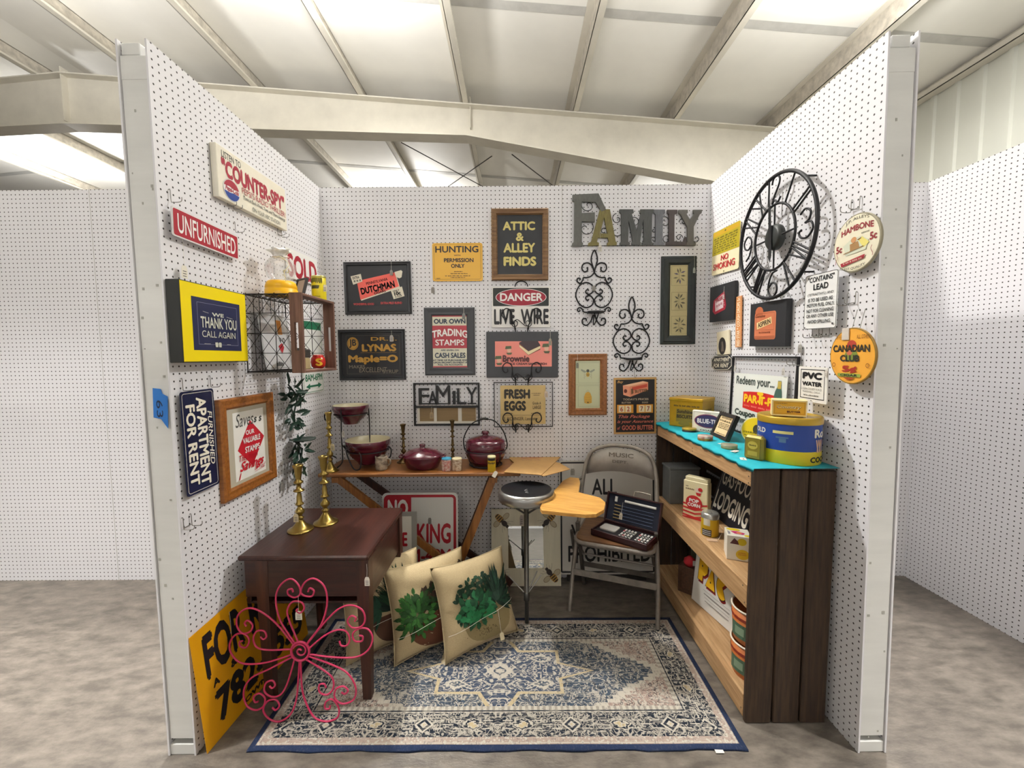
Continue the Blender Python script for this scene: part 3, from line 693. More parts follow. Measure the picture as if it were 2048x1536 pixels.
# Attic & Alley
M,w,h=place(BACK,((982.3,416.4),(1096.8,416),(1096.8,559.6),(983.2,560.5)),.022)
pine=wood('weathered_pine','8a6a45','5d4026','x',.6); 
e=picture('attic_sign','rustic pine framed chalkboard reading ATTIC & ALLEY FINDS','sign',M,w,h,.036,.024,pine,mat('chalkboard','35373a',.7,vary=.1))
A=Art(w,h,.0115); gd=ink('d3c577'); A.text('ATTIC',.20,.175,.77,.30,gd,.04); A.text('&',.43,.33,.57,.45,gd,.04); A.text('ALLEY',.21,.475,.77,.61,gd,.04); A.text('FINDS',.21,.665,.79,.80,gd,.05); A.build('lettering',e)
# Danger
M,w,h=place(BACK,((983.6,573.6),(1100,573),(1100.8,654.4),(984,655)),.014)
e=thing('danger_sign','white sign reading DANGER LIVE WIRE in red oval held on iron rack','sign',M)
b=MB(); b.prism(rrect(w,h,.003),.011,.014,ink('e6e4df',.3)); b.build('plate',e)
A=Art(w,h,.0142); A.rr(.02,.03,.975,.475,.005,ink('1c211c')); A.ell(.50,.26,.435,.215,white,40); A.ell(.50,.26,.425,.202,ink('98132d'),40); A.text('DANGER',.14,.155,.87,.355,white,.03)
A.text('LIVE  WIRE',.035,.545,.975,.93,black,.035); A.build('lettering',e)
# Lynas
e,w,h=framed_print('framed_syrup_ad','black framed gold lettered DR. LYNAS Maple-O syrup advert',((673.6,659.3),(808,658),(811.5,759.7),(679.7,761)),.018,.02,.018)
A=Art(w,h,.0086); go=ink('b88a35'); gp=ink('7c7262'); A.rect(.03,.04,.97,.96,ink('1a1a1f')); A.border(.115,.115,.915,.875,.001,ink('6d675c'))
A.ell(.215,.275,.085,.125,go); A.ell(.215,.275,.075,.11,ink('1a1a1f')); A.ell(.215,.275,.07,.105,go); A.text('JB',.16,.19,.27,.36,ink('1a1a1f'),.03)
A.text('DR. J.',.49,.15,.88,.245,go,.02); A.text('LYNAS',.35,.285,.87,.435,go,.05); A.stroke([(.33,.455),(.87,.455)],.0012,go)
A.text('Maple=O',.14,.50,.89,.69,go,.05); A.text('MAKES',.15,.70,.39,.765,gp,.01); A.text('EXCELLENT',.30,.745,.72,.845,gp,.01,shear=.1); A.text('SYRUP',.66,.795,.89,.865,gp,.01); A.build('printed_card',e)
price_tag(e,(w*.31,h*.47,.019),.03,.022,.036,card='b0aba6')
# Trading stamps
e,w,h=framed_print('framed_stamp_notice','charcoal framed OUR OWN TRADING STAMPS notice in red and cream',((846.5,614.8),(948.3,614.4),(950.6,750),(850.6,750.8)),.020,.052,.018,fmat=char)
A=Art(w,h,.0110); rd2=ink('a93742'); A.rect(.105,.105,.895,.895,ink('dcd9c2')); A.rect(.105,.105,.895,.135,rd2); A.rect(.105,.265,.895,.60,rd2); A.rect(.105,.865,.895,.895,rd2)
nv=ink('2e3a4c'); A.text('OUR OWN',.19,.165,.82,.24,nv,.045); A.text('TRADING',.15,.345,.86,.455,white,.03,arc=.035); A.text('STAMPS',.215,.47,.79,.56,white,.02)
A.text('ARE GIVEN ON',.32,.618,.68,.64,nv,.04); A.text('CASH SALES',.20,.665,.81,.745,nv,.035); A.text('AT TIME OF PURCHASE AND',.16,.765,.86,.79,nv,.04); A.text('UPON PROMPT PAYMENT IN',.17,.80,.86,.825,nv,.04); A.text('FULL ON ACCOUNTS',.26,.833,.75,.856,nv,.04); A.build('printed_card',e)
price_tag(e,(w*.29,h*.49,.019),.035,.020,.034,card='7d7f7c')
# Brownie board
M,w,h=place(BACK,((972.8,663.5),(1115.8,663),(1117.2,755),(972.8,755)),.016)
e=thing('ice_cream_board','black board with pink BROWNIE ICE CREAM SANDWICH print on iron rack','picture',M)
b=MB(); b.box((0,0,.0135),(w,h,.009),char,.001); b.build('board',e)
A=Art(w,h,.0182); pk=ink('e98c80'); A.rect(.12,.21,.91,.76,pk)
A.poly([(.455,.245),(.46,.33),(.585,.515),(.75,.39),(.75,.30)],ink('7a4a38')); A.poly([(.46,.285),(.585,.43),(.75,.31),(.75,.365),(.585,.505),(.46,.33)],ink('e6d6ac')); A.poly([(.455,.24),(.50,.205),(.715,.205),(.752,.30),(.585,.425)],ink('3f3136'))
gn=ink('4f5a3c'); fl=ink('e0b39a')
for cx,cy,s in ((.315,.40,1),(.175,.62,1.05),(.835,.36,1.1)):
    A.ell(cx,cy,.028*s,.06*s,fl,14); A.poly([(cx-.055*s,cy-.02),(cx-.045*s,cy-.085*s),(cx+.03*s,cy-.09*s),(cx+.035*s,cy-.03)],gn); A.poly([(cx-.04*s,cy+.06*s),(cx+.045*s,cy+.055*s),(cx+.03*s,cy+.10*s),(cx-.02*s,cy+.10*s)],gn)
A.text('Brownie',.225,.51,.60,.66,ink('4b1f20'),.045); A.text('ICE CREAM SANDWICH',.33,.675,.84,.725,ink('4b2a2c'),.04); A.build('printing',e)
price_tag(e,(w*.385,h*.5,.02),.045,.018,.04,card='9a8f7b')
# FAMILY photo holder
M,w,h=place(BACK,((826.4,766),(959,765.6),(959,851),(827.7,852)),.016)
e=thing('family_photo_frame','black cutout FAMILY photo holder with three empty openings','picture frame',M)
b=MB(); bf=mat('matte_black_wood','121214',.5); b.frame(w,h,[(0,.001),(0,.016),(.010,.016),(.010,.001)],bf); b.box((0,-.02*h/.34,.010),(w-.016,.012,.012),bf)
A=Art(w,h); 
for ch,x0,y0,x1,y1 in (('F',.08,.12,.235,.50),('A',.225,.19,.355,.50),('M',.34,.06,.555,.50),('I',.595,.19,.635,.50),('L',.66,.13,.80,.50),('Y',.80,.10,.965,.50)):
    p=A._p(x0,y1); q=A._p(x1,y0); b.text(ch,p[0],p[1],q[0],q[1],bf,z=.008,bold=.0,depth=.012)
    b.box(((p[0]+q[0])/2,p[1]+.004,.008),((q[0]-p[0])*.8,.006,.012),bf)
b.build('frame',e)
A=Art(w,h,.004); A.rect(.05,.525,.95,.955,ink('e4e0d4'))
for x0,x1 in ((.085,.30),(.345,.67),(.725,.94)): A.rect(x0,.565,x1,.90,mat('kraft_backing','8d7550',.6,vary=.1,scale=9,stretch=(.5,8,1)))
A.build('photo_mat',e); price_tag(e,(-w*.23,h*.02,.014),.055,.022,.038,card='b39b74'); hook(BACK,892,763,'wire hook above black FAMILY photo holder')
# FRESH EGGS
M,w,h=place(BACK,((987.8,765),(1105.4,763),(1106,854),(987.8,854)),.014)
e=thing('egg_sign','cream FRESH EGGS card floating in thin black glass frame','picture',M)
b=MB(); b.frame(w,h,[(0,.009),(0,.016),(.0045,.016),(.0045,.009)],bf); b.build('frame',e); b=MB(); b.box((0,0,.0115),(w-.01,h-.01,.002),glass); b.build('glass',e)
A=Art(w,h,.013); A.rect(.11,.075,.875,.935,mat('aged_card','c9b078',.6,vary=.08,scale=5)); bl=ink('2b2620'); A.text('FRESH',.175,.155,.615,.375,bl,.06); A.text('EGGS',.175,.415,.545,.64,bl,.06)
A.greek(.64,.245,.80,.26,bl); A.greek(.67,.285,.78,.30,bl); A.text('Grade A',.655,.44,.80,.50,bl,.01); A.text('LARGE',.66,.525,.80,.60,bl,.01); A.greek(.175,.685,.32,.705,bl); A.greek(.63,.685,.80,.705,bl)
A.stroke([(.17,.735),(.81,.735)],.0015,bl); A.text('E. RICHINGER, Lancaster',.17,.775,.74,.86,bl,.0); A.build('card',e)
price_tag(e,(w*.385,h*.36,.016),.02,.020,.036,card='cbb9a4')
# iron plate rack holding the three
def bw(px,py): return BACK.hit(px,py)
c0=bw(1043.4,715); e=thing('iron_plate_rack','three tier black scrolled iron plate rack hung on the back wall','rack',BACK.M(c0.x,c0.y))
b=MB(); S=2.554/825.08
for sx in (-1,1): b.tube([(sx*12.3*S,140*S,.006),(sx*12.3*S,-150*S,.006)],.0032,iron,8)
b.tube([(12.3*S*math.cos(R(a)),140*S+10*S*math.sin(R(a)),.006) for a in range(0,181,20)],.0032,iron,8); b.build('rod',e)
for y in (635,740.5,840):
    y0=(715-y)*S
    for sx in (-1,1):
        b=MB(); P=[(sx*x*S,y0+yy*S,z) for x,yy,z in ((12.3,-24,.006),(13,-24,.024),(14,-16,.034),(18,-8,.036),(19.5,8,.036),(24,14,.036),(31,15.5,.036),(37,10,.036),(38,2,.036),(33,-4,.036),(28,-1,.036),(29,4,.036))]
        b.tube(smooth(P,5),.0034,iron,7); 
        P=[(sx*x*S,y0+yy*S,.036) for x,yy in ((19,-2),(20,-13),(16,-19),(10,-18),(8,-12),(12,-8),(16,-12))]; b.tube(smooth(P,5),.0026,iron,6)
        if sx<0: b.tube(smooth([(x*S,y0+yy*S,.036) for x,yy in ((-14,-8),(-8,-6),(0,-12),(7,-18),(12,-17))],5),.0026,iron,6)
        b.build('scroll_hook',e)
# FAMILY letters
def crop_pts(P,ox=1120,oy=370,s=4.8,off=.02,c=None):
    out=[]
    for x,y in P:
        q=BACK.hit(ox+x/s,oy+y/s,off=off); out.append((q.x-c.x,q.y-c.y))
    return out
c0=BACK.hit(1274,439,off=.02); e=thing('family_letters','large slab serif FAMILY wooden word in greys, mustard and maroon','wall letters',BACK.M(c0.x,c0.y))
LET={'F':([(120,92),(370,80),(443,236),(398,254),(342,163),(210,160),(210,270),(335,262),(335,352),(210,350),(210,545),(222,560),(218,586),(115,586),(118,560),(135,545),(140,160),(120,150)],'5b5c58'),
'A':([(385,232),(480,232),(535,540),(547,552),(545,578),(452,580),(455,555),(470,545),(460,505),(420,505),(420,465),(455,465),(425,310),(385,465),(419,465),(419,505),(365,505),(355,545),(375,555),(372,580),(270,582),(275,555),(300,545)],'6f6636'),
'M':([(572,233),(703,233),(710,265),(690,275),(738,440),(775,275),(765,262),(772,233),(900,233),(900,265),(885,275),(880,545),(890,553),(890,577),(790,577),(790,550),(808,545),(800,330),(770,545),(777,552),(775,577),(690,577),(690,550),(700,545),(660,340),(655,545),(672,553),(670,577),(575,577),(575,553),(590,545),(588,275),(572,262)],'474948'),
'I':([(903,235),(1010,235),(1010,270),(990,278),(985,545),(1005,552),(1005,577),(895,577),(898,552),(918,545),(918,280),(903,270)],'63656a'),
'L':([(1030,237),(1128,237),(1128,272),(1100,280),(1098,540),(1185,545),(1195,500),(1215,500),(1215,577),(1020,577),(1020,552),(1045,545),(1045,280),(1030,270)],'453d3c'),
'Y':([(1140,237),(1228,237),(1228,268),(1215,275),(1250,335),(1290,275),(1280,265),(1280,237),(1366,237),(1360,270),(1345,278),(1285,400),(1285,545),(1305,555),(1305,580),(1205,580),(1205,555),(1225,545),(1225,405),(1155,278),(1140,270)],'5a5852')}
for i,(k,(P,col)) in enumerate(LET.items()):
    b=MB(); b.prism(crop_pts(P,c=c0),.006+.0004*i,.0205-.001*(i%2),mat('letter_paint_'+k,col,.6,vary=.18,scale=40,stretch=(3,.7,1))); o=b.build('letter',e)
    if k in 'AL': o['label']={'A':'mustard letter A','L':'maroon letter L'}[k]
b=MB()
for cx,cy,r0,r1,a0,a1 in ((275,190,65,8,180,560),(250,410,80,10,40,-330),(425,440,45,6,-20,330),(555,320,55,8,100,480),(545,440,70,12,60,-260),(720,350,50,8,120,-300),(905,430,28,5,90,-300),(905,520,32,6,200,-200),(1010,350,55,8,110,-320),(1030,520,45,8,60,420),(1150,500,35,6,0,400),(1190,350,40,6,180,-200),(1315,510,38,6,200,560)):
    P=[(cx+(r0+(r1-r0)*k/26)*math.cos(R(a0+(a1-a0)*k/26)),cy-(r0+(r1-r0)*k/26)*math.sin(R(a0+(a1-a0)*k/26))) for k in range(27)]
    b.tube([(x,y,.009) for x,y in crop_pts(P,c=c0)],.0022,iron,6)
b.tube([(x,y,.009) for x,y in crop_pts([(125,575),(400,578),(800,575),(1300,578)],c=c0)],.002,iron,6)
b.build('scrollwork',e); price_tag(e,(crop_pts([(385,450)],c=c0)[0][0],crop_pts([(385,450)],c=c0)[0][1],.022),.08,.020,.036,card='cfcac0')
# scroll sconces
def sconce(px,py):
    k=2.554/825.08/4.8; c=BACK.hit(px,py); e=thing('scroll_sconce','black scrolled iron candle sconce, upper one hung below the FAMILY letters','wall sconce',BACK.M(c.x,c.y),group=None)
    b=MB(); T=lambda P,z=.006:[(x*k,-(y-1000)*k,z) for x,y in P]
    b.tube(smooth(T([(0,640),(24,690),(28,740),(10,800),(0,850),(-10,800),(-28,740),(-24,690)]),5,True),.0042,iron,8,closed=True)
    for s in (-1,1):
        M_=lambda P:[(s*x,y) for x,y in P]
        b.tube(smooth(T(M_([(4,830),(20,785),(60,757),(105,770),(115,810),(95,838),(68,832),(62,810),(72,800)])),5),.0042,iron,8)
        b.tube(smooth(T(M_([(3,850),(30,880),(70,893),(100,893),(108,915),(130,945),(158,930),(160,905),(140,897),(128,912)])),5),.0042,iron,8)
        b.tube(smooth(T(M_([(3,1012),(20,965),(75,938),(140,970),(173,1055),(140,1135),(78,1172),(20,1150),(3,1100)])),5),.0042,iron,8)
        b.tube(smooth(T(M_([(3,1012),(30,1042),(62,1046),(80,1022),(62,1003),(50,1015)])),5),.0042,iron,8)
        b.tube(smooth(T(M_([(3,1100),(30,1066),(62,1062),(80,1084),(62,1106),(50,1094)])),5),.0042,iron,8)
        b.tube(smooth(T(M_([(3,1222),(60,1218),(100,1212),(108,1190),(135,1172),(158,1190),(145,1210),(130,1198)])),5),.0042,iron,8)
        b.tube(smooth(T(M_([(8,1240),(30,1300),(70,1340),(108,1320),(105,1280),(75,1278),(72,1300)])),5),.0042,iron,8)
        b.tube(smooth([(s*x*k,-(y-1000)*k,z) for x,y,z in ((4,1335,.006),(14,1290,.04),(18,1240,.085))],5),.0035,iron,8)
    b.build('scrollwork',e)
    b=MB(); b.lathe([(0,-.006),(.048,-.006),(.050,-.004),(.050,.006),(.046,.006),(.046,.0),(0,.0)],iron,32,c=(0,0,0)); o=b.build('candle_plate',e); o.matrix_basis=Matrix.Translation((0,-225*k,.060))@Matrix.Rotation(-PI/2,4,'X'); return e
s1=sconce(1120+326/4.8,370+1000/4.8)
c=BACK.hit(1120+326/4.8+74.6,370+1000/4.8+92.2)
s2=s1.copy(); C.objects.link(s2); s2.matrix_world=BACK.M(c.x,c.y); s2['label']='black scrolled iron candle sconce, lower one above the butter price sign'
for ch in list(s1.children): d=ch.copy(); C.objects.link(d); d.parent=s2
s1['group']=s2['group']='scroll sconces'
price_tag(s1,(-.003,.028,.008),.01,.022,.03,card='8b8780')
# three leaf prints
M,w,h=place(BACK,((1323.8,511.7),(1394.6,511),(1392.5,687.7),(1323,688.8)),.022)
e=picture('botanical_frame','tall black framed picture of three leaf prints','picture',M,w,h,.055,.024,mat('green_black_frame','1c2422',.4,vary=.2,scale=30),ink('b5a878'),profile=[(0,.001),(0,.012),(.006,.016),(.012,.016),(.018,.024),(.040,.022),(.055,.012),(.055,.004)])
A=Art(w,h,.0128); A.rect(.25,.095,.755,.905,ink('b8ac7e')); lf=ink('5c5640'); rnd=random.Random(11)
for i,(y0,y1) in enumerate(((.105,.34),(.40,.62),(.67,.895))):
    A.border(.29,y0+.008,.73,y1-.008,.0012,ink('6d6647')); cx,cy=.51,(y0+y1)/2
    A.stroke([(cx,y1-.03),(cx-.01,cy),(cx+.02,y0+.03)],.0012,lf)
    for k in range(9):
        a=2*PI*k/9+i; rx=.09+.04*rnd.random(); x,y=cx+rx*math.cos(a),cy+.065*math.sin(a); d=a+rnd.uniform(-.4,.4)
        l,wd=.075,.022
        A.poly([(x+l*math.cos(d),y+l*.42*math.sin(d)),(x+wd*math.cos(d+1.57),y+wd*.42*math.sin(d+1.57)),(x-l*math.cos(d),y-l*.42*math.sin(d)),(x-wd*math.cos(d+1.57),y-wd*.42*math.sin(d+1.57))],ink(('4c4a3a','6c674c','54506a')[(k+i)%3 if i==0 else k%2]))
A.build('leaf_print',e); price_tag(e,(w*.40,h*.5,.025),.075,.014,.03,card='aab0a8')
# bee picture
M,w,h=place(BACK,((1137,708),(1214,707.4),(1215,830),(1138.6,831)),.020)
e=picture('bee_picture','honey wood framed picture of a bee above a beehive','picture',M,w,h,.043,.020,wood('honey_frame','96602f','74451d','z',.45),ink('c3c8a6'))
A=Art(w,h,.0096); A.rect(.175,.10,.825,.90,ink('c3c8a6')); gl=ink('7b8068')
for y0,y1 in ((.14,.475),(.52,.86)): A.border(.25,y0,.80,y1,.001,gl)
A.stroke([(.18,.50),(.82,.50)],.001,gl)
yb=ink('c2a044'); A.ell(.50,.335,.045,.04,yb,14); A.ell(.50,.275,.04,.025,ink('4e5348'),14)
for s in (-1,1):
    A.poly([(.50+s*.03,.285),(.50+s*.17,.245),(.50+s*.18,.27),(.50+s*.09,.305)],ink('8f9684'))
    for dy in (.30,.33,.36): A.stroke([(.50+s*.04,dy),(.50+s*.10,dy+.02),(.50+s*.09,dy+.05)],.0008,ink('4e5348'))
for yy in (.325,.345): A.rect(.462,yy,.538,yy+.007,ink('5a4b2a'))
A.poly([(.41,.80),(.40,.70),(.44,.635),(.50,.615),(.56,.635),(.60,.70),(.60,.80),(.50,.815)],ink('c39a3c'))
for yy in (.66,.70,.74,.775): A.stroke([(.42,yy),(.50,yy+.01),(.58,yy)],.0008,ink('8f6a22'))
A.ell(.50,.79,.02,.010,ink('3d3520'),10); A.stroke([(.47,.62),(.48,.59),(.52,.59),(.53,.62)],.001,gl); A.build('bee_print',e); price_tag(e,(-w*.28,h*.5,.021),.055,.016,.032,card='7d8070')
# butter prices
M,w,h=place(BACK,((1228,755.8),(1313.8,754.4),(1312,867),(1227.8,868.7)),.012)
e=thing('butter_price_sign','black butter price sign with changeable numbers 62 and 77','sign',M)
b=MB(); b.box((0,0,.008),(w,h,.006),ink('c49a5c'),.001); b.build('board',e)
A=Art(w,h,.0112); A.rect(.045,.035,.955,.965,ink('1b1516')); pkk=ink('e79a78'); lt=ink('d9a45a')
A.text('Buy',.08,.05,.22,.105,lt,.02,shear=.3); A.poly([(.21,.135),(.68,.065),(.80,.085),(.80,.22),(.38,.34),(.22,.30)],pkk); A.poly([(.21,.135),(.68,.065),(.80,.085),(.36,.155)],ink('f0bd97')); A.poly([(.36,.155),(.80,.085),(.80,.22),(.38,.34)],ink('dd8d6b'))
A.poly([(.42,.17),(.78,.115),(.78,.17),(.43,.225)],ink('c4452f')); tilt(A,'BUTTER',.64,.235,.30,.055,6,ink('7a5a2a'),.03); A.ell(.27,.235,.04,.035,ink('6a2f25'),12); A.poly([(.40,.20),(.44,.19),(.46,.27),(.41,.30)],ink('6a4a2a'))
A.text("TODAY'S PRICES",.21,.365,.81,.40,ink('b9a58a'),.02); A.text('BUTTER',.18,.425,.40,.455,ink('b9a58a'),.02); A.text('EGGS',.66,.425,.80,.455,ink('b9a58a'),.02)
for x0 in (.07,.53):
    A.rect(x0,.475,x0+.385,.625,ink('e09a34'))
for x,ch in ((.11,'6'),(.265,'2'),(.58,'7'),(.735,'7')): A.rect(x,.492,x+.135,.608,ink('e9dcb8')); A.text(ch,x+.035,.508,x+.10,.594,ink('b0402a') if x<.5 else ink('8b3b2a'),.02)
sc_=ink('c46a58'); A.text('This Package',.10,.655,.84,.73,sc_,.02,shear=.35); A.text('is your Assurance',.07,.745,.92,.815,sc_,.02,shear=.35); A.text('of',.07,.86,.14,.915,sc_,.02,shear=.3); A.text('GOOD BUTTER',.18,.84,.92,.925,sc_,.03); A.build('printing',e)
hook(BACK,1268,752,'wire hook above the black butter price sign')
# ================================================================== RIGHT WALL
# No smoking
M,w,h=place(RIGHT,((1424.4,467.5),(1480,440.7),(1477,536),(1424.4,552)),.012)
e=thing('no_smoking_sign','yellow and cream metal sign with red NO SMOKING lettering','sign',M)
b=MB(); b.prism(rrect(w,h,.012),.008,.0105,mat('sign_cream','efe3bd',.35)); b.build('plate',e)
ol=ink('b3a217'); dk=ink('5f5a1c'); A=Art(w,h,.0107); A.rr(.0,.0,1,.545,.010,ol); A.rect(.0,.30,1,.545,ol); A.rect(.03,.02,.97,.12,ink('c79f18'))
A.greek(.06,.16,.94,.52,dk,7)
A.ell(.49,.06,.03,.02,dk,10); A.ell(.49,.965,.022,.016,dk,10); A.text('NO',.36,.585,.64,.715,ink('b5222b'),.03); A.text('SMOKING',.07,.745,.88,.895,ink('b5222b'),.02); A.build('lettering',e)
# clock
q=[RIGHT.hit(*p,off=.05) for p in ((1478.5,486),(1639.5,430),(1582,332.8),(1543,593))]
cx=(q[0].x+q[1].x)/2; cy=(q[2].y+q[3].y)/2; r=((q[1]-q[0]).length+(q[2]-q[3]).length)/4
e=thing('wall_clock','large round open black metal skeleton clock on the right wall','clock',RIGHT.M(cx,cy))
b=MB(); ring=lambda rr,z,t,fl=None:b.tube([(rr*math.cos(2*PI*k/72),rr*math.sin(2*PI*k/72),z) for k in range(72)],t,iron,8,closed=True,flat=fl)
ring(r*.975,.048,.008); b.build('outer_ring',e); b=MB(); ring(r*.52,.048,.0055); b.build('inner_ring',e)
b=MB(); b.lathe([(0,.030),(r*.20,.030),(r*.205,.034),(r*.205,.05),(r*.18,.058),(r*.16,.06),(0,.062)],mat('clock_boss','202422',.45,vary=.2),36); b.build('boss',e)
b=MB()
for a in (0,90,180,270): b.tube([(r*.15*math.cos(R(a)),r*.15*math.sin(R(a)),.046),(r*.52*math.cos(R(a)),r*.52*math.sin(R(a)),.046)],.004,iron,6)
b.build('spoke',e)
for a in (45,135,225,315):
    b=MB(); b.tube([(r*.975*math.cos(R(a)),r*.975*math.sin(R(a)),.047),(r*.975*math.cos(R(a)),r*.975*math.sin(R(a)),.002)],.004,iron,6); b.build('wall_standoff',e)
def bar(b,a,da0,da1,r0=.54,r1=.96): b.tube([(r*r0*math.sin(R(a+da0/ r0*.6)),r*r0*math.cos(R(a+da0/r0*.6)),.048),(r*r1*math.sin(R(a+da1/r1*.6)),r*r1*math.cos(R(a+da1/r1*.6)),.048)],.0042,iron,6)
rom={30:[(0,0)],60:[(-3,-3),(3,3)],120:[(-7,-7),(-2,-2),(1,6),(11,6)],150:[(-1,-7),(1,7)],210:[(-7,-9),(-5,0),(3,3),(8,8)],240:[(-9,-11),(-7,-3),(1,1),(5,5),(10,10)],300:[(-8,3),(3,-8),(8,8)],330:[(-6,6),(6,-6)]}
for a,L in rom.items():
    b=MB()
    for d0,d1 in L: bar(b,a,d0,d1)
    b.build('numeral',e)
def wirenum(P,ox,oy,s):
    b=MB(); 
    for pl in P: b.tube(smooth([(ox+x*s,oy+y*s,.048) for x,y in pl],6),.0042,iron,6)
    b.build('numeral',e)
s=r*.21
wirenum([[(-.75,-1),(-.75,1.0),(-1.0,.75)],[(-.35,.5),(-.2,.9),(.2,1),(.55,.75),(.5,.3),(0,-.4),(-.3,-.95),(0,-.75),(.4,-1),(.7,-.7)]],0,r*.75,s)
wirenum([[(-.6,.75),(-.1,1),(.4,.7),(.3,.2),(-.1,.05)],[(-.1,.05),(.5,-.05),(.65,-.6),(.1,-1),(-.5,-.85),(-.7,-.5),(-.45,-.35)]],r*.75,0,s)
wirenum([[(.45,.95),(-.1,.8),(-.5,.1),(-.5,-.6),(0,-1),(.5,-.65),(.45,-.15),(0,.1),(-.45,-.2)]],0,-r*.75,s)
wirenum([[(.5,.2),(.1,-.1),(-.4,.1),(-.5,.6),(0,1),(.5,.7),(.55,.1),(.3,-.6),(-.2,-1)]],-r*.75,0,s)
hand=mat('clock_hand','1a1b1d',.4)
for L,a,wd in ((.60,357,.010),(.40,180.5,.012)):
    b=MB(); b.M=Matrix.Rotation(R(-a),4,'Z'); b.prism([(-wd,-.05),(wd,-.05),(wd*.8,r*L*.8),(0,r*L),(-wd*.8,r*L*.8)],.063+(.0015 if L>.5 else 0),.0644+(.0015 if L>.5 else 0),hand); b.build('hand',e)
# Hambone
def round_sign(name,label,cpx,pts,off,th,face,rim):
    q=[RIGHT.hit(*p,off=off) for p in pts]; c=RIGHT.hit(*cpx,off=off); rr=((q[0]-q[1]).length+(q[2]-q[3]).length)/4
    e=thing(name,label,'sign',RIGHT.M(c.x,c.y)); b=MB(); b.lathe([(0,off-th),(rr*.99,off-th),(rr,off-th*.6),(rr,off-.001),(rr*.985,off+.0006),(0,off+.0006)],rim,48,smooth=False); b.build('plate',e)
    A=Art(2*rr,2*rr,off+.0008); A.ell(.5,.5,.475,.475,face,48); return e,rr,A
e,rr,A=round_sign('hambone_sign','round cream cigar sign reading HAMBONE 5 cents hanging near the right post',(1712,486),((1660.7,501),(1763.7,464),(1726,431),(1697,541)),.025,.008,ink('e9e3ca',.4),ink('8f8872'))
mr=ink('8c2f33'); A.text('J.P. ALLEYS',.27,.10,.76,.165,ink('5d5a4a'),.02,arc=.05); A.text('HAMBONE',.18,.22,.86,.33,mr,.04,arc=.04); A.text('5c',.07,.47,.21,.60,mr,.04); A.text('5c',.79,.40,.93,.53,mr,.04); A.greek(.62,.35,.78,.375,ink('5d5a4a'))
A.poly([(.24,.50),(.40,.42),(.62,.41),(.77,.50),(.72,.66),(.30,.68)],ink('cfd3bd')); A.poly([(.56,.46),(.64,.42),(.79,.55),(.68,.62)],ink('e0d477')); A.ell(.47,.44,.06,.05,ink('c08a5a'),16); A.poly([(.39,.50),(.56,.48),(.60,.60),(.40,.63)],ink('9c7748')); A.stroke([(.55,.46),(.63,.44)],.003,ink('7a5232'))
A.stroke([(.26,.64),(.68,.59)],.003,ink('8c6c42')); A.poly([(.20,.80),(.72,.735),(.70,.80),(.22,.865)],ink('98202c')); tilt(A,'= == = === ==',.46,.80,.40,.022,4,ink('e9e3ca'),.02)
for sx,s_ in ((.11,1),(.86,-1)): A.stroke([(sx+s_*.02*math.sin(k*.8),.62+.025*k) for k in range(8)],.002,mr)
A.text('FINEST QUALITY',.20,.875,.74,.925,ink('5d5a4a'),.02,arc=-.03); A.build('printing',e)
hook(RIGHT,1714,418,'wire hook holding the round cream HAMBONE sign',double=True)
# Contains lead
M,w,h=place(RIGHT,((1615.8,551.7),(1680.9,537),(1666.6,655),(1600.8,660)),.030)
e=thing('lead_warning_sign','white metal sign with black text CONTAINS LEAD AVOID SPILLING','sign',M)
b=MB(); b.prism(rrect(w,h,.010),.026,.0285,ink('eeeeec',.3)); b.build('plate',e)
A=Art(w,h,.0287); A.rborder(.005,.003,.995,.997,.010,.002,black)
for t,x0,y0,x1,y1,bo in (('"CONTAINS"',.10,.045,.90,.145,.03),('LEAD',.28,.18,.74,.29,.03),('(TETRAETHYL) AND',.11,.345,.90,.405,.0),('IS TO BE USED AS',.13,.435,.88,.50,.02),('MOTOR FUEL ONLY.',.10,.53,.94,.595,.02),('NOT FOR CLEANING',.10,.63,.92,.695,.02),('OR ANY OTHER USE',.10,.725,.93,.79,.02),('AVOID SPILLING.',.14,.83,.87,.895,.02)): A.text(t,x0,y0,x1,y1,black,bo)
A.ell(.92,.92,.028,.018,ink('3a3a3a'),12); A.ell(.07,.965,.02,.012,ink('3a3a3a'),12); A.build('lettering',e)
hook(RIGHT,1634,672,'wire hook under the left of the white CONTAINS LEAD sign',double=True); hook(RIGHT,1655,671,'wire hook under the right of the white CONTAINS LEAD sign',double=True)
# black print boards
def board(name,label,pts,off,th):
    M,w,h=place(RIGHT,pts,off); e=thing(name,label,'picture',M); b=MB(); b.box((0,0,off-th/2),(w,h,th),mat('black_canvas','1e1f23',.55,vary=.1,scale=20),.001); b.build('board',e); return e,w,h,Art(w,h,off+.0002)
e,w,h,A=board('free_label_board','small black board with crumpled red and white FREE label','x' and ((1418.5,576),(1468,561.5),(1469,638.6),(1420.5,644.5)),.022,.018)
A.poly([(.18,.40),(.62,.20),(.70,.60),(.66,.70),(.25,.80),(.14,.70)],ink('9a2133')); A.poly([(.24,.42),(.56,.28),(.58,.64),(.26,.72)],ink('d9c5c8')); tilt(A,'FREE',.42,.40,.30,.10,12,ink('8c1a2c'),.05); tilt(A,'= = =',.42,.55,.24,.06,12,ink('b5455a'),.03)
for k in range(7): A.ell(.60+.015*(k%3),.30+.055*k,.02,.018,ink('e2bcc2'),8)
A.build('label_print',e); price_tag(e,(w*.12,h*.42,.024),.05,.014,.02,card='c9c4c0')
M,w,h=place(RIGHT,((1471.9,593.7),(1483.6,591),(1481,694),(1469.7,695)),.012)
e=thing('cough_drop_strip','narrow vertical orange strip sign reading RED STAR COUGH DROPS','sign',M); b=MB(); b.box((0,0,.009),(w,h,.005),ink('d98f52'),.001); b.build('strip',e)
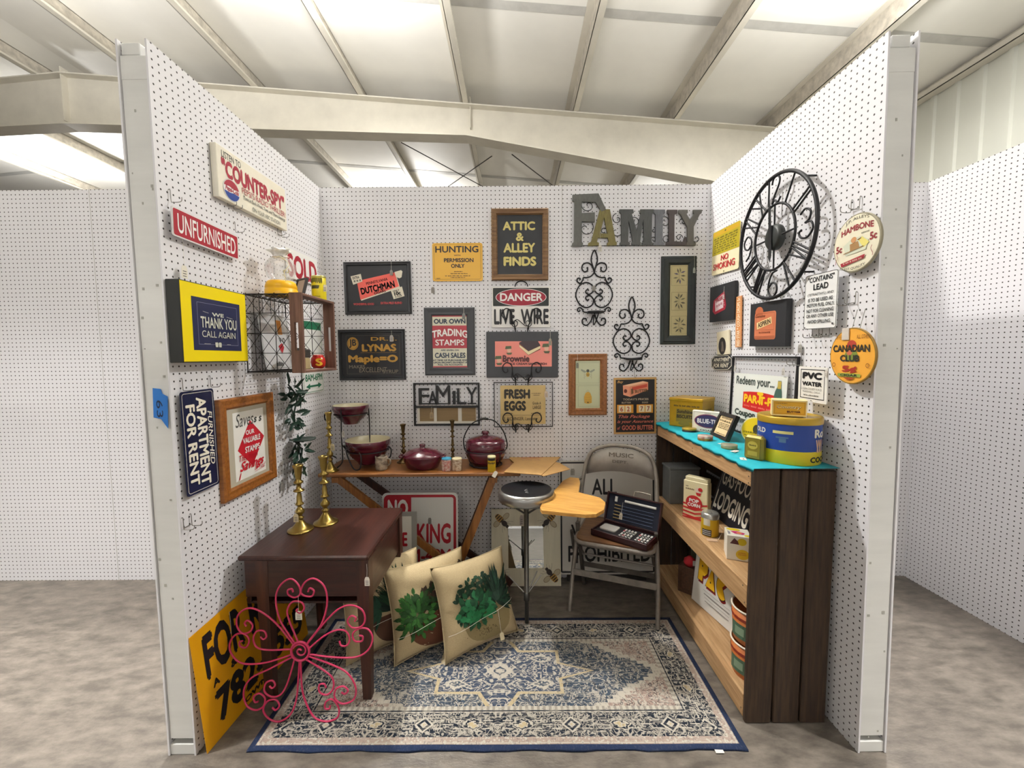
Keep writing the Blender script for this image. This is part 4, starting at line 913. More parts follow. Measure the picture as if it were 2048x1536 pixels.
A=Art(w,h,.0117); A.border(.06,.01,.94,.99,.0015,ink('f0d9b5')); A.text('RED STAR * COUGH DROPS 5c',.22,.03,.78,.97,ink('f3e4c6'),.03,rot=90); A.build('lettering',e)
e,w,h,A=board('aspirin_board','black board with orange ASPIRIN tin print below the clock',((1498,609),(1570.3,598.6),(1573,692),(1501.6,693.3)),.030,.026)
og=ink('c9744f'); do=ink('7a3f22'); A.rr(.15,.22,.75,.84,.012,og); A.ell(.28,.21,.115,.12,ink('b8653f'),20); A.text('Genuine',.17,.27,.46,.34,do,.03,shear=.2); A.border(.20,.25,.71,.63,.0012,do); A.poly([(.22,.455),(.635,.34),(.65,.49),(.235,.61)],ink('e3c48c')); tilt(A,'ASPIRIN',.435,.475,.36,.115,11,ink('35231c'),.03); A.greek(.30,.66,.62,.70,do)
for k in range(3): A.rect(.17,.765+.025*k,.74,.772+.025*k,do)
A.build('label_print',e); hk=RIGHT.hit(1604,696); e=thing('price_label','grey price label on a hook right of the ASPIRIN board','label',RIGHT.M(hk.x,hk.y)); price_tag(e,(0,.025,.006),.012,.024,.034,card='98948e',name='card')
# cameo plaque
M,w,h=place(RIGHT,((1434,664),(1458,660),(1458,708),(1433,712)),.014)
e=thing('cameo_plaque','cream plaque with dark oval above small APARTMENT FOR RENT sign','plaque',M); b=MB(); b.box((0,0,.009),(w,h,.010),ink('e6dcc0'),.002); b.build('plaque',e); A=Art(w,h,.0142); A.ell(.46,.62,.30,.36,ink('25201e'),28); A.poly([(.40,.45),(.52,.42),(.56,.60),(.60,.85),(.36,.85),(.42,.62)],ink('6d6156')); A.build('oval',e)
M,w,h=place(RIGHT,((1423,712),(1464,710),(1463,739),(1421,740)),.014)
e=thing('small_rent_sign','small black eight sided sign reading APARTMENT FOR RENT','sign',M); c_=.16; b=MB(); P=[(-.5+c_,-.5),(.5-c_,-.5),(.5,-.5+.25),(.5,.5-.25),(.5-c_,.5),(-.5+c_,.5),(-.5,.5-.25),(-.5,-.5+.25)]
b.prism([(x*w,y*h) for x,y in P],.008,.012,black); b.build('plate',e); A=Art(w,h,.0122); A.text('APARTMENT',.12,.16,.90,.42,cream,.03,shear=.2); A.stroke([(.06,.5),(.94,.5)],.001,cream); A.text('FOR RENT',.12,.56,.86,.84,cream,.03,shear=.2)
A.mb.loops([[(x*w*.96,y*h*.95,.0126) for x,y in P],[(x*w*.92,y*h*.90,.0126) for x,y in P]],cream,smooth=False); A.build('lettering',e)
hook(RIGHT,1446,707,'wire hook behind the small black rent sign')
# coupon sign in its glass frame, standing on the shelf against the wall
xw=1.193
Mf,w,h=free_place(((xw,2.247,1.413),(xw,1.728,1.413),(xw-.012,1.728,1.013),(xw-.012,2.247,1.013)))
e=thing('coupon_sign','Redeem your PAR-T-PAK coupon sign in thin black framed glass against the wall','picture',Mf)
b=MB(); b.frame(w,h,[(0,-.006),(0,.005),(.008,.005),(.008,-.006)],bf); b.build('frame',e); b=MB(); b.box((0,0,-.001),(w-.016,h-.016,.002),glass); b.build('glass',e)
q=[Mf.inverted()@at_side(*p,xw) for p in ((1475,747),(1579,752),(1572,859),(1464.5,832))]; x0=(q[0].x+q[3].x)/2; x1=(q[1].x+q[2].x)/2; yt=(q[0].y+q[1].y)/2; yb_=(q[2].y+q[3].y)/2
A=Art(x1-x0,yt-yb_,.0008).at(Matrix.Translation(((x0+x1)/2,(yt+yb_)/2,0))); A.rect(0,0,1,1,ink('e4e6de',.4)); dkg=ink('3c4540'); A.text('Redeem your...',.05,.06,.80,.30,dkg,.035); rd3=ink('c9201f')
A.poly([(.22,.40)]+[(.22+.78*k/8,.40-.05*math.sin(PI*k/8)+.03*k/8) for k in range(9)]+[(1,.78)]+[(1-.78*k/8,.75+.04*math.sin(PI*k/8)) for k in range(9)],rd3)
yl2=ink('f0c41e'); A.text('PAR-T-PAK',.24,.44,.98,.62,yl2,.05); A.text('T',.50,.36,.62,.62,yl2,.06); A.greek(.25,.67,.96,.705,ink('e8776a')); A.text('Coupon Here',.06,.79,.80,.97,dkg,.035)
A.poly([(.80,.42),(.82,.30),(.855,.20),(.86,.09),(.91,.09),(.91,.20),(.925,.30),(.93,.42)],ink('3d5c50')); A.poly([(.855,.24),(.858,.10),(.912,.10),(.912,.24)],ink('b9a24a')); A.build('print',e)
price_tag(e,(-w*.42,h*.40,.006),.012,.018,.03,card='c4bfb8'); price_tag(e,(w*.34,h*.40,.006),.014,.018,.03,card='c4bfb8')
# PVC WATER
M,w,h=place(RIGHT,((1597,732),(1654,736),(1650,808.5),(1593,800)),.050)
e=thing('pvc_water_sign','white sign reading PVC WATER with black inner border','sign',M); b=MB(); b.prism(rrect(w,h,.004),.0425,.046,ink('eceae4',.35)); b.build('plate',e)
A=Art(w,h,.0462); A.border(.08,.07,.92,.91,.003,black); A.text('PVC',.15,.15,.84,.36,black,.07); A.text('WATER',.15,.42,.84,.55,black,.06); A.text('LOGAN COUNTY R.W.D.',.12,.60,.85,.66,ink('55524e'),.0); A.text('MARSHALL, OKLA.',.18,.69,.80,.745,ink('55524e'),.0); A.greek(.22,.79,.76,.83,ink('55524e')); A.ell(.5,.96,.02,.014,ink('4a4a4a'),10); A.build('lettering',e)
price_tag(e,(w*.48,h*.46,.047),.008,.012,.02,card='d5d0c8'); hook(RIGHT,1600,727,'wire hook at the top left of the white PVC WATER sign',double=True)
# Canadian club
e,rr,A=round_sign('canadian_club_sign','round orange cigar sign reading CANADIAN CLUB 5 cents','x' and (1703.5,712),((1652.7,716),(1754.5,709),(1707,661),(1700,763)),.040,.006,ink('e9a840',.4),ink('8a6a2a'))
bk3=ink('2a2a22'); A.text('DIFFERENT',.12,.13,.40,.20,ink('8a5a22'),.0,shear=0); A.text('ALL OTHERS',.60,.13,.88,.20,ink('8a5a22'),.0); A.ell(.50,.30,.10,.08,ink('a83a2a'),14); A.poly([(.40,.40),(.60,.40),(.66,.52),(.56,.60),(.42,.58),(.34,.50)],ink('7c8a3a'))
A.ell(.46,.44,.06,.05,ink('c46a4a'),12); A.text('CANADIAN',.09,.30,.88,.43,bk3,.04); A.text('CLUB',.26,.48,.68,.60,bk3,.045); A.text('5¢',.31,.67,.64,.81,ink('9c2d1e'),.06); A.rr(.22,.81,.72,.87,.005,ink('8a9a3c')); A.text('CIGAR',.28,.818,.66,.862,bk3,.05); A.poly([(.35,.88),(.60,.88),(.50,.925),(.44,.925)],ink('a84a22'))
for sx in (.13,.86): A.stroke([(sx+.035*math.cos(k*.7),.66+.035*math.sin(k*.7)) for k in range(10)],.002,ink('8a4a1e'))
A.build('printing',e); b=MB()
for x in (-.008,.024): b.tube([(x,rr*.95,.036),(x,rr*1.62,.020)],.0012,wire,6)
b.build('hanging_wire',e); b=MB(); b.box((-.025,rr*.78,.044),(.030,rr*.42,.004),mat('clear_tape','cfc6ba',.3),.001); b.build('tape',e)
hook(RIGHT,1706,606,'wire hook holding the round orange CANADIAN CLUB sign',double=True)

# ================================================================== PALLET SHELF
dkw=wood('dark_pallet_wood','43301f','261a10','z',.75); dkx=wood('dark_pallet_wood','43301f','261a10','y',.75); ltw=wood('pale_pallet_wood','bd9a70','9a754b','y',.6)
sx0,sx1,sy0,sy1=.885,1.196,1.500,2.535
e=thing('pallet_shelf','tall shelf built of reclaimed pallet wood along right wall','shelf',loc=(sx0,sy0,0)); so=Vector((sx0,sy0,0))
def sbox(name,x0,x1,y0,y1,z0,z1,m,bev=.002):
    b=MB(); b.box(((x0+x1)/2-so.x,(y0+y1)/2-so.y,(z0+z1)/2),(x1-x0,y1-y0,z1-z0),m,bev); return b.build(name,e)
for ya in (sy0,sy1-.018):
    for i,(xa,xb) in enumerate(((.885,.984),(.992,1.090),(1.097,1.194))): sbox('end_plank',xa,xb,ya,ya+.018,.002,.998-.003*i,dkw,.003)
for za,zb in ((.928,.996),(.452,.547),(.012,.105)): sbox('front_board',sx0,sx0+.022,sy0+.018,sy1-.018,za,zb,ltw,.003)
for i in range(3): sbox('top_plank',sx0+.002+.104*i,sx0+.100+.104*i,sy0,sy1,.998,1.003,dkx,.001)
for zt in (.545,.103):
    for i in range(2): sbox('shelf_plank',sx0+.022+.145*i,sx0+.165+.143*i,sy0+.018,sy1-.018,zt-.018,zt,ltw)
for k in range(7): sbox('back_slat',1.184,1.194,sy0+.018,sy1-.018,.03+.137*k,.03+.137*k+.118,dkx)
for xx in (.915,1.17): sbox('corner_post',xx-.012,xx+.012,sy0+.018,sy0+.042,.106,.45,dkw)
b=MB()
for y,z in ((1.53,.94),(1.545,.985),(1.53,.965),(1.53,.47),(1.545,.53),(2.02,.96),(2.02,.945),(1.53,.04)): b.lathe([(.0035,0),(.0035,.0008),(0,.0008)],ink('3a2c22'),8,c=(0,0,0)) if False else b.box((-.0004,y-so.y,z),(.0008,.005,.005),ink('3a2c22'))
b.build('nail',e)['kind']='stuff'
# teal cloth with wavy front edge
b=MB(); tl=mat('teal_cloth','0e9fae',.75,vary=.06,scale=30); N=60; top=[]; L=[]
for k in range(N+1):
    y=sy0-.006+(sy1-sy0+.008)*k/N; x=sx0-.004+.004*math.sin(k*1.05)-.002*math.sin(k*.4); zf=.004*math.sin(k*.9)
    f=.0025*math.sin(k*.35)+.002
    L.append([(x-.002,y,.992-abs(zf)),(x,y,1.0045),(x+.05,y,1.0045+max(0,f)),(1.05,y,1.0045+max(0,.004*math.sin(k*.23))),(1.199,y,1.0045),(1.199,y,1.0035),(x+.003,y,1.0035)])
b.loops(L,tl,close0=True,close1=True); o=b.build('table_cloth'); o['label']='teal cloth runner covering the top of the pallet shelf'; o['category']='cloth'
ZS=1.0055
def upright_box(name,label,cat,a,c,depth,z0,h,m,bev=.003,build=True):
    """box whose front bottom edge runs from a (left) to c (right) on a level; local x along the front, y up, z out of the front face"""
    a=Vector((a[0],a[1],z0)); c=Vector((c[0],c[1],z0)); ux=(c-a); w=ux.length; ux.normalize(); n=ux.cross(Vector((0,0,1))); o=(a+c)/2
    Mx=Matrix(((ux.x,0,n.x,o.x),(ux.y,0,n.y,o.y),(ux.z,1,n.z,o.z),(0,0,0,1))); e=thing(name,label,cat,Mx)
    if build: b=MB(); b.box((0,h/2,-depth/2),(w,h,depth),m,bev); b.build('body',e)
    return e,w
def face(e,w,h,z=.0003,y0=0.0): return Art(w,h,z).at(Matrix.Translation((0,y0+h/2,0)))
def side_face(w,depth,h): return Art(depth,h,.0003).at(Matrix.Translation((w/2,h/2,-depth/2))@Matrix.Rotation(PI/2,4,'Y'))
# biscuit tin
tinm=mat('mustard_tin','b58f18',.35,.15,vary=.12,scale=14); e,w=upright_box('biscuit_tin','large mustard yellow biscuit tin at the back of the teal shelf','tin',(.918,2.418),(1.050,2.283),.178,ZS,.150,tinm)
b=MB(); b.box((0,.158,-.089),(w+.006,.020,.184),tinm,.004); b.build('lid',e); A=face(e,w,.150); br=ink('4c4222'); A.border(.03,.05,.97,.97,.0015,ink('8d6f12')); A.greek(.14,.15,.92,.215,br); A.rect(.22,.30,.74,.80,ink('8c7a2e')); A.text('Sunshine',.24,.32,.72,.47,ink('3a2f1c'),.05,shear=.1); A.text('BISCUITS',.24,.52,.72,.66,ink('3a2f1c'),.05); A.ell(.47,.86,.18,.08,ink('8c7a2e'),20)
A.build('lettering',e); A=side_face(w,.178,.150); A.greek(.2,.28,.8,.58,br,2); A.build('lettering',e)
# cigar box
e,w=upright_box('cigar_box','white cigar tin with blue oval reading BLUE-TIP in front of biscuit tin','tin',(.972,2.232),(1.085,2.112),.022,ZS,.118,ink('ece7d8',.3),.004)
A=face(e,w,.118); A.border(.05,.07,.95,.95,.001,ink('8a8676')); A.ell(.5,.46,.42,.31,ink('7d3350'),36); A.ell(.5,.46,.39,.27,ink('2d2c58'),36); A.text('BLUE-TIP',.17,.36,.83,.57,ink('e6dfe0'),.04); A.greek(.40,.095,.60,.125,ink('6a675c')); A.text('CIGARS',.27,.84,.73,.92,ink('45423a'),.03); A.build('lettering',e)
# small framed text
TLf=at_side(1437,822,1.075); TRf=at_side(1473,830.5,1.058)
Mf,w,h=free_place((TLf,TRf,(1.012,1.955,ZS+.003),(1.022,2.118,ZS+.003)))
e=thing('small_framed_notice','small dark framed cream notice leaning back beside the cigar tin','picture frame',Mf); b=MB(); b.frame(w,h,[(0,-.020),(0,.0),(.018,.0),(.018,-.008),],ink('1f1a19')); b.poly([(-w/2,-h/2),(w/2,-h/2),(w/2,h/2),(-w/2,h/2)],ink('1f1a19'),-.0195); b.build('frame',e)
A=Art(w,h,-.0075); A.rect(.10,.09,.90,.91,ink('e3c898')); 
nk=ink('51401f'); A.greek(.2,.17,.8,.235,nk); A.greek(.15,.28,.85,.35,nk); A.greek(.2,.40,.82,.64,nk,4); A.greek(.2,.80,.8,.835,nk)
A.build('card',e); b=MB(); b.poly([(-.02,0),(.02,0),(.03,-h*.45),(-.03,-h*.45)],ink('1f1a19'),-.021); b.build('easel_back',e)
# round tins
def tin(name,label,x,y,r,h,side,top,extra=None):
    e=thing(name,label,'tin',loc=(x,y,ZS)); b=MB(); b.lathe([(0,0),(r*.97,0),(r,.002),(r,h*.55),(r*.985,h*.56)],side,30); b.build('base',e); b=MB(); b.lathe([(r*1.02,h*.56),(r*1.02,h*.94),(r*.98,h),(r*.75,h*.99),(r*.7,h*1.03),(0,h*1.04)],top,30); b.build('lid',e); return e
tin('round_tin','black round tin with gold lid on the teal cloth before biscuit tin',.950,2.215,.036,.022,black,mat('gold_lid','b39a3c',.3,.5))
e=tin('round_tin','red and gold patterned round tin on the teal cloth below framed notice',.935,1.995,.034,.024,mat('red_gold_tin','7c2f1c',.35,vary=.5,scale=60,col2='a08a3a'),mat('red_gold_lid','8f3a22',.3,.2,col2='d8d2c4',scale=30))
tin('round_tin','flat grey green round tin on the teal cloth beside tobacco tin',.958,1.815,.033,.020,mat('dull_tin','8a8a62',.35,.4),mat('dull_tin_lid','a0a088',.3,.4))
for (x,y,rz,lb) in ((.975,1.905,20,'small white price tag lying on teal cloth below the framed notice'),(.952,1.755,35,'small white price tag lying on teal cloth before the flat tin'),(.915,1.625,70,'white price tag propped on teal cloth beside tobacco tin')):
    e=thing('loose_price_tag',lb,'tag',loc=(x,y,ZS+.0016),rz=R(rz)); b=MB(); b.prism([(-.02,-.011),(.014,-.011),(.021,-.006),(.021,.006),(.014,.011),(-.02,.011)],0,.0012,ink('efece4')); b.poly([(-.014,-.003),(.008,-.003),(.008,.001),(-.014,.001)],ink('8a6a5a'),.0014); b.build('card',e)
# tobacco tin
e,w=upright_box('tobacco_tin','upright olive and gold pocket tobacco tin beside the big blue drum','tin',(.922,1.640),(.960,1.575),.034,ZS,.098,mat('olive_tin','8a7d2c',.3,.25,vary=.15),.010)
A=face(e,w,.098); A.rborder(.10,.08,.90,.92,.006,.0018,ink('4c4416')); A.ell(.5,.38,.26,.16,ink('b3a445'),20); A.greek(.32,.35,.68,.41,ink('3f3a16')); A.rect(.25,.62,.75,.80,ink('a3953c')); A.build('lettering',e)
# pretzel drum
px_,py_=1.091,1.623; e=thing('pretzel_drum','big blue and yellow pretzel drum with gold lid on the near shelf end','tin',loc=(px_,py_,ZS)); RD=.108
bl2=mat('drum_blue','1c3f8f',.35); yl3=mat('drum_yellow','d9c21d',.35); gd2=mat('gold_tin_lid','b4932a',.3,.3)
b=MB(); b.lathe([(0,0),(RD*.98,0),(RD,.003),(RD,.053)],yl3,48); b.lathe([(RD,.053),(RD,.158)],bl2,48); b.build('body',e)
b=MB(); b.lathe([(RD*1.015,.153),(RD*1.02,.156),(RD*1.02,.176),(RD*.99,.180),(RD*.93,.179),(RD*.92,.177),(0,.177)],gd2,48); b.build('lid',e)
for t,a0,a1,z0,z1,m,bo in (('OLD',-108,-78,.112,.132,cream,.03),('Rold',14,64,.105,.138,cream,.04),('COCKTAIL',6,92,.012,.034,ink('2a2a20'),.05)): wrap(t,RD+.0006,a0,a1,z0,z1,m,bold=bo).build('lettering',e)
b=MB(); 
def patch(a0,a1,z0,z1,m,rr_=RD+.0005,tilt_=0): ring_patch(b,a0,a1,z0,z1,m,rr_,tilt_)
patch(-62,-26,.117,.128,ink('d8cf86')); patch(-56,-34,.100,.106,ink('4a6a8a')); patch(-50,-38,.084,.099,ink('4a6a8a'))
for a in (-108,-101,-94,20,27,34): patch(a,a+3,.050,.098,ink('b5846a'),tilt_=5); patch(a+3,a+6,.050,.098,ink('d9b8a0'),RD+.0007,-5)
b.build('printing',e)
# butter box on the drum
zl=ZS+.1805; a=on_level(1541,824,zl); c=on_level(1608,831.5,zl); a=Vector((1.005,1.60,zl)); c=Vector((1.105,1.545,zl))
e,w=upright_box('butter_box','yellow and cream butter carton sitting on the lid of the blue drum','carton',a,c,.066,zl,.062,ink('ead9a0'),.001)
A=face(e,w,.062); A.rect(.05,.09,.96,.90,ink('dba622')); A.border(.08,.14,.93,.85,.0008,ink('7d6320')); A.greek(.12,.195,.45,.24,ink('6b4a1a')); A.text('Country',.14,.32,.84,.58,ink('f0e2a8'),.05,shear=.15); A.text('Country',.145,.335,.845,.595,ink('8a6420'),.0,shear=.15); A.text('BUTTER',.44,.66,.82,.78,ink('5a2a1c'),.05); A.build('lettering',e)
A=side_face(w,.066,.062); A.rect(.08,.09,.92,.90,ink('c9a43a')); A.border(.14,.16,.86,.84,.0008,ink('7d6320')); A.ell(.5,.5,.22,.26,ink('6a3b2a'),20); A.ell(.5,.5,.14,.18,ink('e0d2b8'),20); A.build('printing',e)
price_tag(e,(w*.47,.045,.002),.075,.024,.036)
# yellow round sign behind the drum
d=Vector((-.80,-.55,.12)).normalized(); c_=Vector((1.120,1.90,ZS+.064)); up=(Vector((0,0,1))-d*d.z).normalized(); ux=up.cross(d)
Mf=Matrix(((ux.x,up.x,d.x,c_.x),(ux.y,up.y,d.y,c_.y),(ux.z,up.z,d.z,c_.z),(0,0,0,1))); e=thing('round_yellow_sign','round yellow sign standing half hidden behind the blue drum','sign',Mf)
b=MB(); b.prism(circ(0,0,.063,40),-.001,.001,ink('f0e6b0')); b.build('plate',e); A=Art(.126,.126,.0012); A.ell(.5,.5,.46,.46,ink('edc91c',.4),40); A.ell(.55,.45,.12,.17,ink('3a3416'),14); A.greek(.1,.55,.6,.62,ink('6b5a10')); A.greek(.15,.67,.6,.72,ink('6b5a10')); A.build('printing',e)

# ---- middle shelf
ZM=.5458
e,w=upright_box('grey_metal_box','grey galvanised metal box at the far end of the middle shelf','box',(.912,2.372),(1.085,2.372),.120,ZM,.205,mat('galvanised','7c7f80',.45,.4,vary=.18,scale=6),.004); b=MB(); b.box((0,.212,-.06),(w+.01,.014,.128),mat('galvanised','7c7f80'),.004); b.build('lid',e); b=MB(); b.tube([(w/2+.001,.17,-.03),(w/2+.012,.12,-.03),(w/2+.001,.09,-.03)],.003,wire,6); b.build('latch',e)
# popcorn
e,w=upright_box('popcorn_box','cream popcorn box with a red circle on middle shelf','carton',(.918,2.196),(1.006,2.100),.046,ZM,.205,ink('ebe0b4'),.004); b=MB(); b.box((w*.02,.215,-.023),(w*.92,.022,.040),ink('ebe0b4'),.004); b.build('top_flap',e)
rp=ink('b81f22'); A=face(e,w,.205); A.greek(.10,.14,.22,.17,ink('6b4a2a')); A.greek(.10,.20,.46,.24,ink('6b4a2a')); A.ell(.62,.22,.13,.07,ink('e9d6c4'),14); A.ell(.70,.19,.09,.05,rp,12); A.poly([(.52,.28),(.74,.28),(.70,.36),(.56,.35)],rp)
for y in (.60,.70,.80,.90): A.poly([(0,y),(.5,y+.03),(1,y-.06),(1,y-.02),(.5,y+.075),(0,y+.045)],rp)
A.ell(.46,.57,.335,.20,rp,32); A.text('POP',.26,.46,.66,.56,white,.05); A.text('CORN',.20,.575,.72,.67,white,.05); A.poly([(0,.97),(.5,.93),(1,.97),(1,1),(0,1)],rp); A.build('printing',e)
# jar
e=thing('mustard_jar','clear jar with yellow and black label on middle shelf','jar',loc=(.955,1.965,ZM)); b=MB(); b.lathe([(0,0),(.038,0),(.040,.003),(.040,.085)],mat('yellow_label','c9a41c',.45),30); b.build('label_band',e)
b=MB(); b.lathe([(.0405,.085),(.0405,.104),(.036,.112),(.030,.113),(0,.112)],mat('tin_top','c4c2ba',.25,.7),30); b.build('lid',e); 
b=MB(); patch(-80,-15,.004,.036,ink('26262e'),.0405); [patch(-76,-20,z_,z_+.004,ink('b9b6b0'),.0408) for z_ in (.009,.018,.027)]; patch(-70,-25,.055,.088,ink('cfc8b4'),.0405); b.build('label_print',e); b=MB(); b.tube([(.035,-.01,.06),(.045,-.03,.02),(.012,-.062,.002),(-.02,-.058,.002)],.0008,mat('tag_string','e8e4d8'),5); b.prism([(-.045,-.075),(.0,-.085),(.005,-.06),(-.04,-.05)],.0005,.0018,ink('c9a88a')); b.build('price_tag',e)
# candy cube
e,w=upright_box('candy_carton','white cube carton with yellow and pink printing near shelf front','carton',(.912,1.722),(.998,1.690),.090,ZM,.105,ink('ece6d6'),.001); A=face(e,w,.105); A.ell(.62,.22,.19,.15,ink('d8c02a'),20); A.poly([(.12,.32),(.30,.08),(.45,.20),(.50,.34)],ink('5a2f33')); A.ell(.66,.74,.28,.21,ink('d8b82a'),24); A.greek(.48,.65,.82,.79,ink('b0552a'),2); A.build('printing',e)
A=Art(w,.090,.0003).at(Matrix.Translation((0,.105,-.045))@Matrix.Rotation(-PI/2,4,'X')); A.ell(.35,.2,.3,.14,ink('e3c81f'),20); A.poly([(.2,.45),(.5,.38),(.8,.55),(.7,.75),(.35,.7)],ink('c2306a')); A.ell(.55,.58,.12,.12,ink('e08a5a'),14); A.ell(.85,.85,.12,.1,ink('e3c81f'),16)
for k in range(5): A.rect(.06+.04*(k%2),.5+.08*k,.12+.04*(k%2),.55+.08*k,ink('3a3f6a'))
A.build('printing',e)
# gas food lodging
Mf,w,h=free_place(((1.168,2.25,.835),(1.168,1.90,.835),(1.085,1.90,ZM+.004),(1.085,2.25,ZM+.004)))
e=thing('lodging_sign','black sign reading GAS FOOD LODGING leaning at the back of middle shelf','sign',Mf); b=MB(); b.box((0,0,-.003),(w,h,.006),ink('18181f',.4),.001); b.build('board',e)
A=Art(w,h,.0004); A.stroke([(.06,.06),(.06,.94)],.002,cream); A.text('GAS·FOOD',.09,.10,.97,.40,ink('dcd5c2'),.01); A.text('LODGING',.06,.52,.97,.86,ink('e6e0d0'),.03); A.build('lettering',e)
# ---- bottom shelf
ZL=.1038
A0=Vector((.955,2.150,ZL)); A1=Vector((1.032,1.815,ZL)); lean=Vector((.032,.007,.330))
Mf,w,h=free_place((A0+lean,A1+lean,A1+Vector((0,0,.003)),A0+Vector((0,0,.003))))
e=thing('pac_sign','white arcade sign with yellow block letters PAC on bottom shelf','sign',Mf); b=MB(); b.box((0,0,-.002),(w,h,.004),ink('dedcd6',.3),.001); b.build('panel',e)
A=Art(w,h,.0003); dr=ink('7a1a20'); yy=ink('e0ad1e'); bk4=ink('1c1a1a')
def pac(dx,dy,m,g=0.0):
    A.poly([(.10+dx-g,.26+dy-g),(.22+dx,.26+dy-g),(.29+dx+g,.32+dy),(.29+dx+g,.43+dy),(.23+dx,.50+dy+g),(.20+dx,.50+dy+g),(.20+dx,.60+dy+g),(.10+dx-g,.60+dy+g)],m)
    A.poly([(.385+dx,.28+dy-2*g),(.475+dx+g,.62+dy+g),(.275+dx-g,.62+dy+g)],m)
    A.poly([(.61+dx,.46+dy)]+[(.61+dx+(.115+g)*math.cos(R(a)),.46+dy-(.19+g*1.5)*math.sin(R(a))) for a in range(38,323,15)],m)
pac(.018,.035,dr,.004); pac(0,0,bk4,.010); pac(0,0,yy,0); 
for x,y in ((.175,.36),(.375,.52)): A.ell(x,y,.012,.018,bk4,10)
for k in range(4): A.stroke([(.10,.13+.03*k),(.30+.08*k,.12+.03*k)],.0012,ink('777572')); A.stroke([(.25+.02*k,.70+.05*k),(.80,.70+.05*k)],.003 if k%2 else .0012,ink('5d5b58'))
A.build('lettering',e)
e,w=upright_box('small_wooden_cabinet','small brown panelled wooden cabinet on the bottom shelf','cabinet',(.913,2.230),(.980,2.165),.080,ZL,.150,wood('walnut_box','5a3d28','3b2618','z',.55),.002); b=MB(); b.M=Matrix.Translation((0,.070,.0)); b.frame(w*.84,.115,[(0,0),(0,.004),(.010,.004),(.012,.001)],wood('walnut_box','5a3d28','3b2618','z')); b.build('door',e)
e=thing('red_pouch','round red pouch with a white tag on the wooden cabinet','pouch',loc=(.972,2.218,ZL+.1505)); b=MB(); b.lathe([(0,0),(.022,0),(.032,.018),(.030,.036),(.016,.046),(.012,.052),(0,.054)],mat('red_cloth','a31420',.8),20); b.build('pouch',e); b=MB(); b.box((.012,-.036,.030),(.022,.0015,.028),ink('cfcac0')); b.build('price_tag',e)
e,w=upright_box('green_tin','dull green tin standing behind the red pouch on bottom shelf','tin',(1.00,2.275),(1.07,2.205),.04,ZL,.235,mat('dull_green','5a5f48',.5,vary=.15),.003)
orb=mat('orange_bucket','b5652f',.5,vary=.1,scale=10)
for i,(zz,lb) in enumerate(((ZL,'orange round carton with green label, lower of the stacked pair'),(ZL+.1445,'orange round carton with green label, upper of the stacked pair'))):
    e=thing('round_carton',lb,'carton',loc=(.990,1.632,zz),group='stacked orange cartons'); rr=.088; b=MB(); b.lathe([(0,0),(rr*.88,0),(rr*.90,.003),(rr,.140),(rr*.95,.140),(rr*.86,.012),(0,.012)],orb,36); b.build('body',e)
    b=MB(); b.tube([(rr*.985*math.cos(2*PI*k/36),rr*.985*math.sin(2*PI*k/36),.140) for k in range(36)],.004,ink('e8dcc8'),8,closed=True); b.build('rim',e)
    b=MB()
    for a in (-70,): 
        patch(a-28,a+28,.025,.085,ink('46604a'),rr*.985); patch(a-14,a+14,.04,.072,ink('7b9077'),rr*.995); patch(a-50,a+50,.100,.112,ink('8a2f1f'),rr*.995)
    b.build('label',e)
